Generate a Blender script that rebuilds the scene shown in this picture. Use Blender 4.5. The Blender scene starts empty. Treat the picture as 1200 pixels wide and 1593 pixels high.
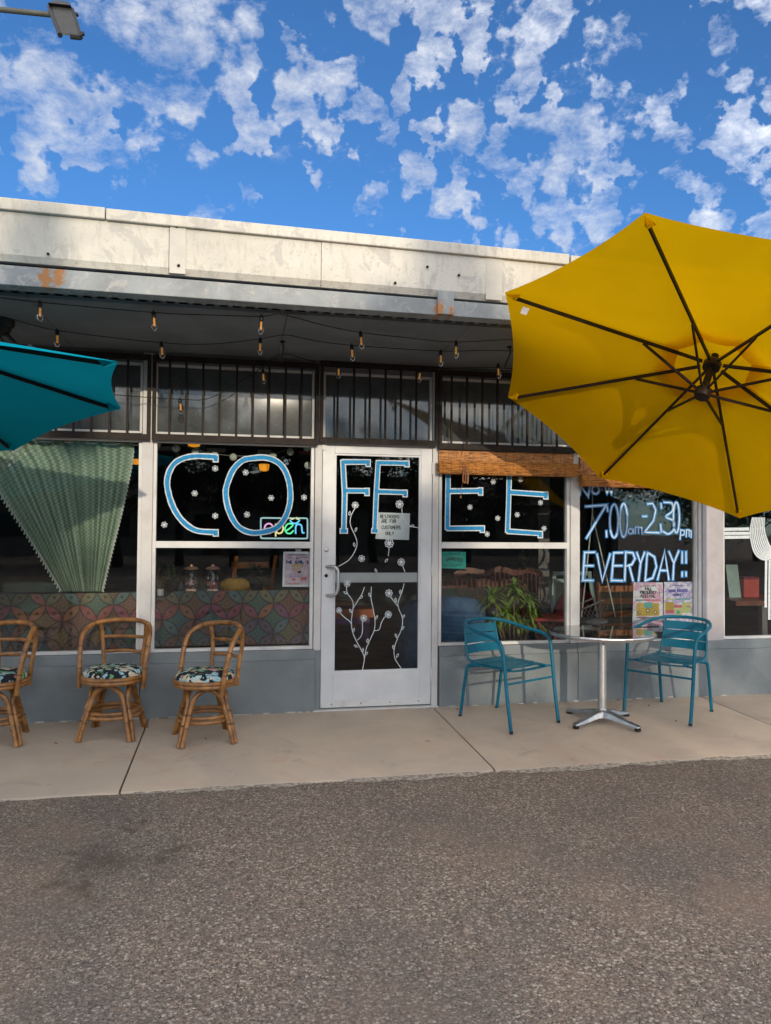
import bpy, math, random
from mathutils import Vector, Matrix
random.seed(7)
R = math.radians
scene = bpy.context.scene
col = scene.collection

# ------------------------------------------------------------------ camera
PW, PH = 1200.0, 1593.0
YAW, PITCH, ROLL = 0.199526, 0.024674, -0.008173
CAM = Vector((-0.70707, -6.03517, 1.42863)); FPX = 1164.3
def _axes():
    f = Vector((math.sin(YAW)*math.cos(PITCH), math.cos(YAW)*math.cos(PITCH), math.sin(PITCH)))
    r = Vector((math.cos(YAW), -math.sin(YAW), 0)); u = r.cross(f)
    return r*math.cos(ROLL)-u*math.sin(ROLL), r*math.sin(ROLL)+u*math.cos(ROLL), f
CR, CU, CF = _axes()
cd = bpy.data.cameras.new('camera'); cam = bpy.data.objects.new('camera', cd); col.objects.link(cam)
cd.sensor_fit = 'HORIZONTAL'; cd.sensor_width = 36; cd.lens = 36*FPX/PW; cd.clip_start = .05; cd.clip_end = 2000
cam.matrix_world = Matrix.Translation(CAM) @ Matrix((CR, CU, -CF)).transposed().to_4x4()
scene.camera = cam

# photo pixel -> direction, point on a plane y = const, point on the sidewalk
def ray(px, py): return CF + CR*((px-PW/2)/FPX) - CU*((py-PH/2)/FPX)
def WP(px, py, y=0.0):
    d = ray(px, py); return CAM + d*((y-CAM.y)/d.y)
SLOPE, Z0 = .03, -.02
def GP(px, py, z0=Z0):
    d = ray(px, py); return CAM + d*((SLOPE*CAM.y+z0-CAM.z)/(d.z-SLOPE*d.y))
def gz(y): return Z0+SLOPE*y

# ------------------------------------------------------------------ node helper
class G:
    def __init__(s, tree): s.t = tree; tree.nodes.clear()
    def n(s, typ, ins=None, **kw):
        nd = s.t.nodes.new(typ)
        for k, v in kw.items(): setattr(nd, k, v)
        for k, v in (ins or {}).items():
            if isinstance(v, bpy.types.NodeSocket): s.t.links.new(v, nd.inputs[k])
            else: nd.inputs[k].default_value = v
        return nd
    def m(s, op, a, b=None, c=None, clamp=False):
        ins = {0: a}
        if b is not None: ins[1] = b
        if c is not None: ins[2] = c
        return s.n('ShaderNodeMath', ins, operation=op, use_clamp=clamp).outputs[0]
    def vm(s, op, a, b=None):
        ins = {0: a}
        if b is not None: ins[1] = b
        nd = s.n('ShaderNodeVectorMath', ins, operation=op)
        return nd.outputs['Value'] if op in ('DOT_PRODUCT', 'LENGTH', 'DISTANCE') else nd.outputs[0]
    def noise(s, vec, scale, detail=4, rough=.55, dist=0.0):
        return s.n('ShaderNodeTexNoise', {'Vector': vec, 'Scale': scale, 'Detail': detail, 'Roughness': rough, 'Distortion': dist}).outputs['Fac']
    def mix(s, f, a, b, blend='MIX'):
        nd = s.n('ShaderNodeMix', data_type='RGBA', blend_type=blend)
        for i, v in ((0, f), (6, a), (7, b)):
            if isinstance(v, bpy.types.NodeSocket): s.t.links.new(v, nd.inputs[i])
            else: nd.inputs[i].default_value = v if i == 0 else (*v[:3], 1)
        return nd.outputs[2]
    def step(s, v, lo, hi):
        return s.n('ShaderNodeMapRange', {'Value': v, 'From Min': lo, 'From Max': hi}, interpolation_type='SMOOTHSTEP').outputs[0]
    def ramp(s, v, stops, interp='LINEAR'):
        nd = s.n('ShaderNodeValToRGB', {0: v}); e = nd.color_ramp; e.interpolation = interp
        while len(e.elements) < len(stops): e.elements.new(.5)
        for el, (p, c) in zip(e.elements, stops): el.position = p; el.color = (*c[:3], 1)
        return nd.outputs[0]

# ------------------------------------------------------------------ sky, sun, exposure
SUN_EL, SUN_AZ = R(11.5), R(3.0)          # az: sun stands behind the camera, a little to the right of the wall normal
w = bpy.data.worlds.new('World'); scene.world = w; w.use_nodes = True
g = G(w.node_tree)
sky = g.n('ShaderNodeTexSky', sky_type='NISHITA', sun_disc=False, sun_elevation=SUN_EL, sun_rotation=math.pi-SUN_AZ,
          altitude=1200, air_density=1.0, dust_density=.35, ozone_density=2.6)
dirv = g.vm('NORMALIZE', g.n('ShaderNodeTexCoord').outputs['Generated'])
CLOUDS = [(40,165,70,1),(105,195,50,1),(60,105,75,.7),(170,20,40,.6),(300,35,95,.95),(240,90,40,.6),(300,130,65,.9),(372,150,45,.9),(200,125,45,.6),
 (455,75,50,.8),(480,135,62,1),(550,190,55,1),(560,20,65,.8),(665,95,45,.95),(695,120,32,.8),(615,50,40,.7),(658,190,36,.85),
 (630,330,48,.6),(340,328,30,.5),(225,242,50,.55),(140,285,40,.5),(100,300,36,.5),(740,195,55,1),(760,255,55,1),(720,8,45,.8),
 (850,45,60,.8),(858,140,40,.8),(860,190,48,.8),(905,235,72,1),(935,290,52,1),(870,362,66,1),(930,350,50,.8),(1000,285,40,.7),
 (1050,245,36,.7),(1060,318,48,.8),(1160,55,62,.9),(1180,110,60,.9),(1145,180,42,.8),(1200,190,46,.8),(1130,275,50,.7),(1180,345,62,.9),(940,95,34,.4),(990,195,42,.6)]
wob = g.n('ShaderNodeTexNoise', {'Vector': dirv, 'Scale': 26.0, 'Detail': 6.0})
wv = g.vm('ADD', dirv, g.vm('SCALE', g.vm('SUBTRACT', wob.outputs['Color'], (.5, .5, .5))))
wv.node.inputs[1].links[0].from_node.inputs['Scale'].default_value = .022
acc = None
for (px, py, rad, wt) in CLOUDS:
    d = ray(px, py).normalized(); c = math.cos(rad*1.36/FPX)
    b = g.m('MULTIPLY', g.m('SMOOTHSTEP' if False else 'MULTIPLY_ADD', g.vm('DOT_PRODUCT', wv, tuple(d)), 1/(1-c), -c/(1-c), clamp=True), wt)
    acc = b if acc is None else g.m('SMOOTH_MAX', acc, b, .25)
strv = g.vm('MULTIPLY', dirv, (1.0, 1.0, 1.7))
n1 = g.noise(strv, 11.0, 10, .66, .25); n2 = g.noise(strv, 42.0, 8, .7, .3)
acc = g.step(acc, 0.0, .95)
infr = g.step(g.vm('DOT_PRODUCT', dirv, tuple(ray(600, 200).normalized())), .78, .86)   # out of view the cloud cover is thickened to lift the fill light
base = g.m('MULTIPLY_ADD', infr, -.325, .235)
val = g.m('ADD', g.m('ADD', g.m('MULTIPLY', acc, .36), g.m('MULTIPLY', n1, 1.15)), g.m('MULTIPLY', n2, .52))
val = g.m('ADD', val, base)
mask = g.m('POWER', g.n('ShaderNodeMapRange', {'Value': val, 'From Min': .90, 'From Max': 1.38}).outputs[0], 1.3)
shade = g.step(g.noise(strv, 13.0, 5, .6), .3, .7)
sdot = g.vm('DOT_PRODUCT', dirv, (math.sin(SUN_AZ)*math.cos(SUN_EL), -math.cos(SUN_AZ)*math.cos(SUN_EL), math.sin(SUN_EL)))
fwd = g.m('ADD', g.m('MULTIPLY_ADD', g.step(sdot, -.80, .15), 3.4, 1.0), g.m('MULTIPLY', g.m('POWER', g.m('MAXIMUM', sdot, 0.0), 3.0), 5.0))   # forward scatter, boosted towards the sun to fill the shade
ccol = g.mix(shade, (2.55, 2.65, 2.85), (3.5, 3.5, 3.5))
ccol = g.vm('SCALE', g.vm('MULTIPLY', ccol, g.mix(g.step(sdot, -.6, .8), (1, 1, 1), (1.0, .90, .76)))); g.t.links.new(fwd, ccol.node.inputs['Scale'])
skyc = g.mix(1.0, sky.outputs[0], (.285, .48, .66), 'MULTIPLY')
elev = g.n('ShaderNodeSeparateXYZ', {0: dirv}).outputs[2]
fade = g.step(elev, -.02, .10)
SKY_STRENGTH = .15
bg = g.n('ShaderNodeBackground', {'Color': g.mix(g.m('MULTIPLY', g.m('MULTIPLY', mask, .93), fade), skyc, ccol), 'Strength': SKY_STRENGTH})
g.t.links.new(bg.outputs[0], g.n('ShaderNodeOutputWorld').inputs[0])

sl = bpy.data.lights.new('sun', 'SUN'); sl.energy = 1.35; sl.angle = R(.5); sl.color = (1, .84, .62)
so = bpy.data.objects.new('sun', sl); col.objects.link(so)
SUND = Vector((math.sin(SUN_AZ)*math.cos(SUN_EL), -math.cos(SUN_AZ)*math.cos(SUN_EL), math.sin(SUN_EL)))
so.rotation_euler = SUND.to_track_quat('Z', 'Y').to_euler(); so.location = (0, -20, 20)
vs = scene.view_settings; vs.view_transform = 'Standard'; vs.look = 'None'; vs.exposure = 0.95; vs.gamma = 1; vs.use_curve_mapping = False
scene.render.engine = 'CYCLES'

# ------------------------------------------------------------------ materials
def newmat(name):
    m = bpy.data.materials.new(name); m.use_nodes = True; return m, G(m.node_tree)
def outm(g, sh): g.t.links.new(sh, g.n('ShaderNodeOutputMaterial').inputs[0])
def bs(g, **kw):
    nd = g.n('ShaderNodeBsdfPrincipled')
    for k, v in kw.items():
        k = {'base': 'Base Color', 'rough': 'Roughness', 'metal': 'Metallic', 'spec': 'Specular IOR Level', 'normal': 'Normal', 'alpha': 'Alpha', 'coat': 'Coat Weight', 'emit': 'Emission Color', 'estr': 'Emission Strength'}[k]
        if isinstance(v, bpy.types.NodeSocket): g.t.links.new(v, nd.inputs[k])
        elif isinstance(v, tuple): nd.inputs[k].default_value = (*v[:3], 1)
        else: nd.inputs[k].default_value = v
    return nd.outputs[0]
def pos(g): return g.n('ShaderNodeNewGeometry').outputs['Position']
def objc(g): return g.n('ShaderNodeTexCoord').outputs['Object']
def bump(g, h, strength=.3, dist=.01): return g.n('ShaderNodeBump', {'Height': h, 'Strength': strength, 'Distance': dist}).outputs[0]
def pm(name, c, c2=None, rough=.55, metal=0, spec=.4, ns=6, b=0, bsc=60, bd=.004, lo=.35, hi=.65, coord=pos, coat=0, rvar=.12):
    m, g = newmat(name); p = coord(g)
    c2 = c2 or tuple(x*.72 for x in c)
    n = g.noise(p, ns, 5, .6)
    f = g.step(n, lo, hi)
    kw = dict(base=g.mix(f, c, c2), rough=g.m('MULTIPLY_ADD', g.noise(p, ns*3, 3), rvar*2, rough-rvar), metal=metal, spec=spec, coat=coat)
    if b: kw['normal'] = bump(g, g.noise(p, bsc, 4, .6), b, bd)
    outm(g, bs(g, **kw)); return m
def emi(name, c, s):
    m, g = newmat(name); outm(g, bs(g, base=tuple(x*.6 for x in c), rough=.4, emit=c, estr=s)); return m

M = {}
M['alu'] = pm('white_frame_paint', (.58, .59, .60), (.46, .46, .46), .42, ns=9, lo=.45, hi=.8, b=.05)
M['alu_worn'] = pm('worn_frame_paint', (.54, .545, .55), (.45, .44, .43), .5, ns=5, lo=.4, hi=.8, b=.12, bsc=90)
M['door_white'] = pm('door_paint', (.60, .625, .66), (.54, .565, .60), .38, ns=4, b=.03)
M['stucco'] = pm('grey_stucco', (.185, .215, .235), (.155, .182, .20), .78, ns=3.2, b=.55, bsc=120, bd=.006)
M['stucco_band'] = pm('grey_band', (.19, .222, .242), (.16, .187, .205), .7, ns=4, b=.2, bsc=80)
M['column'] = pm('column_paint', (.42, .41, .44), (.35, .33, .35), .6, ns=4, b=.2, bsc=40)
M['soffit'] = pm('soffit_paint', (.155, .172, .185), (.12, .133, .142), .75, ns=2.2, b=.1, bsc=30)
M['bar'] = pm('grille_steel', (.012, .009, .008), (.024, .016, .013), .6, ns=30, b=.1, spec=.2)
M['chrome'] = pm('brushed_metal', (.55, .56, .58), (.48, .49, .51), .42, metal=1, ns=20)
M['alu_cast'] = pm('cast_aluminium', (.46, .47, .49), (.34, .35, .37), .34, metal=1, ns=14)
M['black'] = pm('black_plastic', (.012, .012, .013), None, .5)
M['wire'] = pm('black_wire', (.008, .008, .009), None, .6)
M['white'] = pm('white_matte', (.74, .76, .78), (.62, .64, .66), .7, ns=12)
M['paintw'] = pm('window_paint_white', (.64, .70, .74), (.46, .53, .58), .8, ns=60, lo=.3, hi=.75)
M['paintb'] = pm('window_paint_blue', (.018, .27, .58), (.010, .20, .46), .75, ns=45)
M['paintlb'] = pm('window_paint_light_blue', (.06, .27, .60), (.03, .20, .50), .75, ns=45)
M['teal_metal'] = pm('teal_enamel', (.002, .125, .205), (.002, .10, .17), .42, ns=9, spec=.3, rvar=.06)
M['caulk'] = pm('white_caulk', (.55, .54, .50), (.38, .36, .33), .9, ns=60)
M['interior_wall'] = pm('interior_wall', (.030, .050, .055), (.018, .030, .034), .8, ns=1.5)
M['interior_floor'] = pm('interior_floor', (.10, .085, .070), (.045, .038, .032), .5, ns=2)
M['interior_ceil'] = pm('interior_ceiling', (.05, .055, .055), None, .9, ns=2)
M['roof'] = pm('roof_membrane', (.35, .35, .34), None, .8)
M['wood_dark'] = pm('dark_red_wood', (.16, .050, .028), (.09, .026, .015), .4, ns=14)
M['wood_orange'] = pm('orange_wood', (.42, .15, .035), (.28, .09, .02), .45, ns=12)
M['purple'] = pm('purple_paint', (.22, .10, .28), None, .5)
M['orange_paint'] = pm('orange_paint', (.50, .12, .03), None, .5)
M['red_paint'] = pm('red_paint', (.42, .05, .035), (.32, .035, .025), .5)
M['maroon'] = pm('maroon_fabric', (.15, .012, .022), None, .9)
M['denim'] = pm('blue_velvet', (.075, .145, .26), (.05, .10, .19), .9, ns=9, b=.2)
M['grey_col'] = pm('grey_post', (.16, .155, .16), None, .7)
M['pale_green'] = pm('pale_green_paint', (.28, .38, .37), None, .6)
M['plant'] = pm('dracaena_leaf', (.22, .34, .06), (.12, .20, .035), .4, ns=30)
M['plant2'] = pm('dark_plant_leaf', (.025, .06, .02), (.014, .036, .012), .5, ns=30)
M['stem'] = pm('plant_stem', (.14, .10, .05), None, .8)
M['yellow_gourd'] = pm('mustard_felt', (.50, .28, .03), (.36, .19, .02), .8, ns=20)
M['lantern'] = pm('white_paper_lantern', (.62, .66, .60), (.50, .54, .48), .9, ns=20)
M['copper'] = pm('pink_copper', (.60, .36, .26), None, .35, metal=.4)
M['olive_weave'] = pm('olive_weave', (.10, .085, .045), (.05, .045, .025), .95, ns=120)
M['green_card'] = pm('green_card', (.02, .30, .26), (.015, .25, .22), .7, ns=30)
M['ink'] = pm('dark_ink', (.012, .022, .030), None, .8)
M['pencil'] = pm('grey_pencil', (.10, .12, .13), None, .8)
M['paper'] = pm('white_paper', (.74, .78, .82), (.68, .72, .77), .85, ns=14)
M['paper_pink'] = pm('pink_print', (.55, .38, .44), (.62, .54, .60), .85, ns=26)
M['paper_lilac'] = pm('lilac_print', (.38, .34, .58), (.62, .62, .72), .85, ns=24, lo=.45, hi=.55)
M['paper_pink_patch'] = pm('pink_patch_print', (.62, .66, .72), (.58, .36, .50), .85, ns=18, lo=.48, hi=.52)
M['navy'] = pm('navy_print', (.015, .055, .20), None, .8)
M['gold'] = pm('gold_print', (.50, .36, .07), None, .8)
M['salmon'] = pm('salmon_print', (.55, .16, .18), None, .8)
M['sage'] = pm('sage_print', (.32, .48, .25), (.52, .42, .16), .8, ns=60)
M['seaglass'] = pm('sea_print', (.10, .38, .40), None, .8)
M['violet'] = pm('violet_print', (.16, .14, .42), None, .8)
M['lamp_body'] = pm('lamp_housing', (.030, .030, .029), (.02, .02, .019), .5, ns=12)
M['lens_glass'] = pm('lamp_lens', (.16, .155, .15), (.09, .09, .09), .10, ns=5)
M['bark'] = pm('tree_bark', (.075, .055, .04), (.045, .033, .025), .95, ns=14, b=.6, bsc=30, bd=.02)
M['leaf'] = pm('tree_leaf', (.06, .095, .028), (.035, .06, .02), .6, ns=3)
M['leaf2'] = pm('tree_leaf_dark', (.038, .062, .026), (.022, .040, .018), .6, ns=3)
M['house'] = pm('house_wall', (.30, .25, .20), None, .85, ns=2)
M['house_roof'] = pm('house_roof', (.10, .08, .07), None, .85, ns=8)
M['house_glass'] = pm('house_glass', (.02, .025, .03), None, .15)
M['joint'] = pm('joint_filler', (.055, .050, .045), None, .95, ns=40)
M['dirt'] = pm('dirt_litter', (.05, .04, .032), None, .95, ns=40)
M['rubber'] = pm('rubber_glide', (.015, .015, .016), None, .6)
M['cord'] = pm('reed_cord', (.36, .17, .08), None, .85)
M['fairy'] = emi('bulb_filament', (1.0, .50, .12), 1.1)
M['pumpkin'] = emi('orange_lantern', (1.0, .36, .02), .42)
for k, c in dict(neon_w=(.30, .48, .50), neon_p=(.85, .40, .70), neon_y=(.90, .75, .30), neon_g=(.12, .85, .38), neon_b=(.16, .60, .95)).items(): M[k] = emi('neon_tube', c, .62)

def m_glass(name, tint=(.80, .84, .84), ior=1.5, dirt=.0):
    m, g = newmat(name)
    tr = g.n('ShaderNodeBsdfTransparent', {'Color': (*tint, 1)}).outputs[0]
    p = pos(g)
    gl = g.n('ShaderNodeBsdfGlossy', {'Color': (1, 1, 1, 1), 'Roughness': .012, 'Normal': bump(g, g.noise(p, 2.2, 2), .06, .01)}).outputs[0]
    fr = g.n('ShaderNodeFresnel', {'IOR': ior}).outputs[0]
    sh = g.n('ShaderNodeMixShader', {0: fr, 1: tr, 2: gl}).outputs[0]
    if dirt:
        df = g.n('ShaderNodeBsdfDiffuse', {'Color': (.5, .5, .48, 1)}).outputs[0]
        sp = g.m('MULTIPLY', g.step(g.noise(p, 55, 4, .7), .62, .78), dirt)
        sh = g.n('ShaderNodeMixShader', {0: sp, 1: sh, 2: df}).outputs[0]
    outm(g, sh); return m
M['glass'] = m_glass('window_glass', (.88, .90, .90), 1.45, .04)
M['jar'] = m_glass('jar_glass', (.93, .95, .95))
M['bulb'] = m_glass('bulb_glass', (.95, .90, .82), 1.45)

def m_transom():
    m, g = newmat('transom_glass'); p = pos(g)
    n = g.noise(p, 7, 6, .65); spk = g.step(g.noise(p, 38, 5, .7), .60, .72)
    c = g.mix(g.step(n, .3, .7), (.075, .085, .092), (.05, .058, .062)); c = g.mix(g.m('MULTIPLY', spk, .35), c, (.30, .33, .34))
    outm(g, bs(g, base=c, rough=.05, spec=.5, normal=bump(g, g.noise(p, 3, 2), .05, .01))); return m
M['transom'] = m_transom()

def m_fascia():
    m, g = newmat('fascia_paint'); p = pos(g)
    n = g.noise(p, 1.6, 4, .6, .4); n2 = g.noise(g.vm('MULTIPLY', p, (1, 1, .25)), 26, 5, .65); n3 = g.noise(p, 70, 3)
    c = g.mix(g.step(n, .35, .68), (.53, .512, .455), (.44, .424, .374))
    c = g.mix(g.m('MULTIPLY', g.step(n2, .48, .68), .45), c, (.31, .28, .24))
    c = g.mix(g.m('MULTIPLY', g.step(g.noise(p, 3.4, 6, .7, 1.6), .55, .585), .65), c, (.34, .33, .31))
    c = g.mix(g.m('MULTIPLY', g.step(n3, .64, .70), .6), c, (.20, .16, .12))
    outm(g, bs(g, base=c, rough=.5, normal=bump(g, g.m('ADD', g.noise(p, 6, 5, .6), g.m('MULTIPLY', g.step(g.noise(p, 5.5, 6, .7, 1.2), .60, .62), .25)), .35, .012))); return m
M['fascia'] = m_fascia()
M['fascia_patch'] = pm('fascia_patch_paint', (.50, .485, .435), (.455, .44, .395), .55, ns=7, b=.2, bsc=30)

def m_beam():
    m, g = newmat('beam_paint'); p = pos(g)
    n = g.noise(p, 4, 6, .65); c = g.mix(g.step(n, .38, .66), (.27, .295, .305), (.20, .215, .225))
    c = g.mix(g.m('MULTIPLY', g.step(g.noise(p, 11, 6, .7, .8), .54, .62), .55), c, (.40, .385, .36))
    rust = None
    for (px, py, r) in ((72, 432, .10), (92, 430, .09), (683, 482, .075), (700, 487, .05)):
        q = WP(px, py, -1.5)
        d = g.m('SUBTRACT', 1.0, g.m('DIVIDE', g.vm('LENGTH', g.vm('MULTIPLY', g.vm('SUBTRACT', p, tuple(q)), (1.5, .3, .8))), r))
        rust = d if rust is None else g.m('MAXIMUM', rust, d)
    rm = g.step(g.m('ADD', g.m('MULTIPLY', g.m('MAXIMUM', rust, -1.0), .42), g.noise(p, 38, 7, .75)), .66, .78)
    c = g.mix(g.m('MULTIPLY', g.step(g.noise(p, 9, 6, .75), .66, .72), .6), c, (.20, .13, .09))
    c = g.mix(rm, c, (.36, .15, .04))
    outm(g, bs(g, base=c, rough=.6, normal=bump(g, g.noise(p, 25, 6, .7), .4, .006))); return m
M['beam'] = m_beam()

def m_asphalt():
    m, g = newmat('old_asphalt'); p = pos(g)
    pw = g.vm('ADD', p, g.vm('SCALE', g.n('ShaderNodeTexNoise', {'Vector': p, 'Scale': 60.0}).outputs['Color']))
    pw.node.inputs[1].links[0].from_node.inputs['Scale'].default_value = .008
    v1 = g.n('ShaderNodeTexVoronoi', {'Vector': pw, 'Scale': 88.0}); v2 = g.n('ShaderNodeTexVoronoi', {'Vector': pw, 'Scale': 185.0})
    r1 = g.n('ShaderNodeSeparateColor', {0: v1.outputs['Color']}).outputs[0]; r2 = g.n('ShaderNodeSeparateColor', {0: v2.outputs['Color']}).outputs[1]
    stops = [(0, (.050, .040, .034)), (.22, (.12, .095, .080)), (.42, (.21, .160, .132)), (.60, (.25, .208, .178)), (.76, (.33, .248, .192)), (.90, (.42, .36, .305)), (1, (.56, .50, .43))]
    c1 = g.ramp(r1, stops); c2 = g.ramp(r2, stops)
    c = g.mix(g.step(r1, .38, .42), c2, c1)
    bind = g.m('MAXIMUM', g.step(v1.outputs['Distance'], .40, .66), g.m('MULTIPLY', g.step(v2.outputs['Distance'], .45, .7), .6))
    c = g.mix(g.m('MULTIPLY', bind, .55), c, (.06, .053, .049))
    big = g.noise(p, .9, 5, .6); c = g.mix(g.step(big, .38, .64), c, g.mix(.40, c, (.10, .095, .092)))
    c = g.mix(g.m('MULTIPLY', g.step(g.noise(p, .8, 5, .65), .48, .68), .38), c, (.29, .205, .155))
    pst = g.vm('ADD', p, g.vm('SCALE', g.n('ShaderNodeTexNoise', {'Vector': p, 'Scale': 5.0, 'Detail': 5.0}).outputs['Color'])); pst.node.inputs[1].links[0].from_node.inputs['Scale'].default_value = .5
    pst = g.vm('SUBTRACT', pst, (.25, .25, .25))
    st = None
    for (px, py, rx, ry) in ((160, 1345, .20, .22), (215, 1282, .09, .10), (265, 1335, .16, .09), (110, 1395, .14, .16)):
        q = GP(px, py, -.03); q.z = -.08
        d = g.m('SUBTRACT', 1.0, g.vm('LENGTH', g.vm('MULTIPLY', g.vm('SUBTRACT', pst, tuple(q)), (1/rx, 1/ry, 0))))
        st = d if st is None else g.m('MAXIMUM', st, d)
    sm = g.step(g.m('ADD', g.m('MULTIPLY', g.m('MAXIMUM', st, -.6), .55), g.noise(p, 16, 6, .75)), .55, 1.0)
    c = g.mix(g.m('MULTIPLY', sm, .55), c, (.062, .044, .032))
    h = g.m('ADD', g.m('MULTIPLY', g.m('SUBTRACT', 1.0, v1.outputs['Distance']), g.step(r1, .1, .9)), g.m('MULTIPLY', g.m('SUBTRACT', 1.0, v2.outputs['Distance']), .5))
    outm(g, bs(g, base=c, rough=.88, spec=.25, normal=bump(g, g.m('ADD', h, g.m('MULTIPLY', g.noise(p, 12, 4), .8)), .9, .007))); return m
M['asphalt'] = m_asphalt()

def m_concrete():
    m, g = newmat('sidewalk_concrete'); p = pos(g)
    n = g.noise(p, 1.7, 6, .62, .5); n2 = g.noise(p, 8, 6, .7); n3 = g.noise(p, 90, 4, .6)
    c = g.mix(g.step(n, .32, .68), (.47, .39, .315), (.40, .34, .285))
    c = g.mix(g.m('MULTIPLY', g.step(g.noise(p, 2.6, 6, .7, .6), .52, .70), .5), c, (.43, .305, .23))
    c = g.mix(g.m('MULTIPLY', g.step(g.noise(p, 3.2, 7, .75, 1.0), .56, .72), .5), c, (.22, .20, .18))
    c = g.mix(g.m('MULTIPLY', g.step(n3, .64, .74), .35), c, (.16, .14, .12))
    outm(g, bs(g, base=c, rough=.86, spec=.25, normal=bump(g, g.m('ADD', n3, g.m('MULTIPLY', n2, .7)), .35, .004))); return m
M['concrete'] = m_concrete()
M['mortar'] = pm('crumbled_concrete', (.40, .355, .305), (.20, .18, .155), .92, ns=38, lo=.4, hi=.62, b=.8, bsc=140, bd=.006)

def m_canopy(name, c, c2, tr=.55, see=0.0):
    m, g = newmat(name); p = objc(g)
    cc = g.mix(g.step(g.noise(p, 2.5, 4), .35, .65), c, c2)
    nb = bump(g, g.m('ADD', g.noise(p, 3.2, 3, .5), g.m('MULTIPLY', g.noise(p, 400, 2), .03)), .25, .02)
    d = g.n('ShaderNodeBsdfDiffuse', {'Color': cc, 'Normal': nb}).outputs[0]; t = g.n('ShaderNodeBsdfTranslucent', {'Color': cc, 'Normal': nb}).outputs[0]
    sh = g.n('ShaderNodeMixShader', {0: tr, 1: d, 2: t}).outputs[0]
    if see:
        sh = g.n('ShaderNodeMixShader', {0: see, 1: sh, 2: g.n('ShaderNodeBsdfTransparent', {'Color': (*c, 1)}).outputs[0]}).outputs[0]
    outm(g, sh); return m
M['yellow'] = m_canopy('yellow_canvas', (.74, .415, .002), (.70, .39, .002), .54, .06)
M['teal'] = m_canopy('teal_canvas', (.005, .30, .42), (.004, .28, .40), .22)

def m_rattan():
    m, g = newmat('varnished_rattan'); p = pos(g)
    c = g.mix(g.step(g.noise(p, 16, 5, .6), .3, .7), (.36, .165, .045), (.15, .060, .015))
    c = g.mix(g.m('MULTIPLY', g.step(g.noise(g.vm('MULTIPLY', p, (1, 1, 1)), 42, 5, .7), .62, .70), .75), c, (.045, .02, .008))
    c = g.mix(g.m('MULTIPLY', g.step(g.noise(p, 7, 3), .6, .75), .5), c, (.42, .23, .08))
    outm(g, bs(g, base=c, rough=.36, spec=.5, normal=bump(g, g.noise(p, 90, 3), .15, .002))); return m
M['rattan'] = m_rattan()
M['rattan_node'] = pm('rattan_node', (.12, .05, .015), (.07, .028, .009), .5, ns=40)

def m_cushion(name, off):
    m, g = newmat(name); p = g.vm('ADD', objc(g), (off, off*.7, 0))
    pw = g.vm('ADD', p, g.vm('SCALE', g.n('ShaderNodeTexNoise', {'Vector': p, 'Scale': 16.0, 'Detail': 2.0}).outputs['Color']))
    pw.node.inputs[1].links[0].from_node.inputs['Scale'].default_value = .11
    v = g.n('ShaderNodeTexVoronoi', {'Vector': g.vm('MULTIPLY', pw, (1, 1.5, 1)), 'Scale': 19.0})
    r = g.n('ShaderNodeSeparateColor', {0: v.outputs['Color']}).outputs[0]
    c = g.ramp(r, [(0, (.03, .035, .045)), (.10, (.30, .52, .62)), (.30, (.62, .55, .38)), (.44, (.16, .40, .16)), (.56, (.62, .32, .30)), (.64, (.42, .62, .66)), (.80, (.66, .60, .46)), (.92, (.22, .46, .40))], 'CONSTANT')
    lf = g.step(g.m('ABSOLUTE', g.m('SINE', g.m('MULTIPLY', v.outputs['Distance'], 26.0))), .12, .35)
    c = g.mix(lf, (.05, .06, .06), c)
    c = g.mix(g.step(v.outputs['Distance'], .50, .58), c, (.016, .02, .028))
    outm(g, bs(g, base=c, rough=.9, spec=.2, normal=bump(g, g.noise(p, 600, 2), .2, .001))); return m

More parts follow.
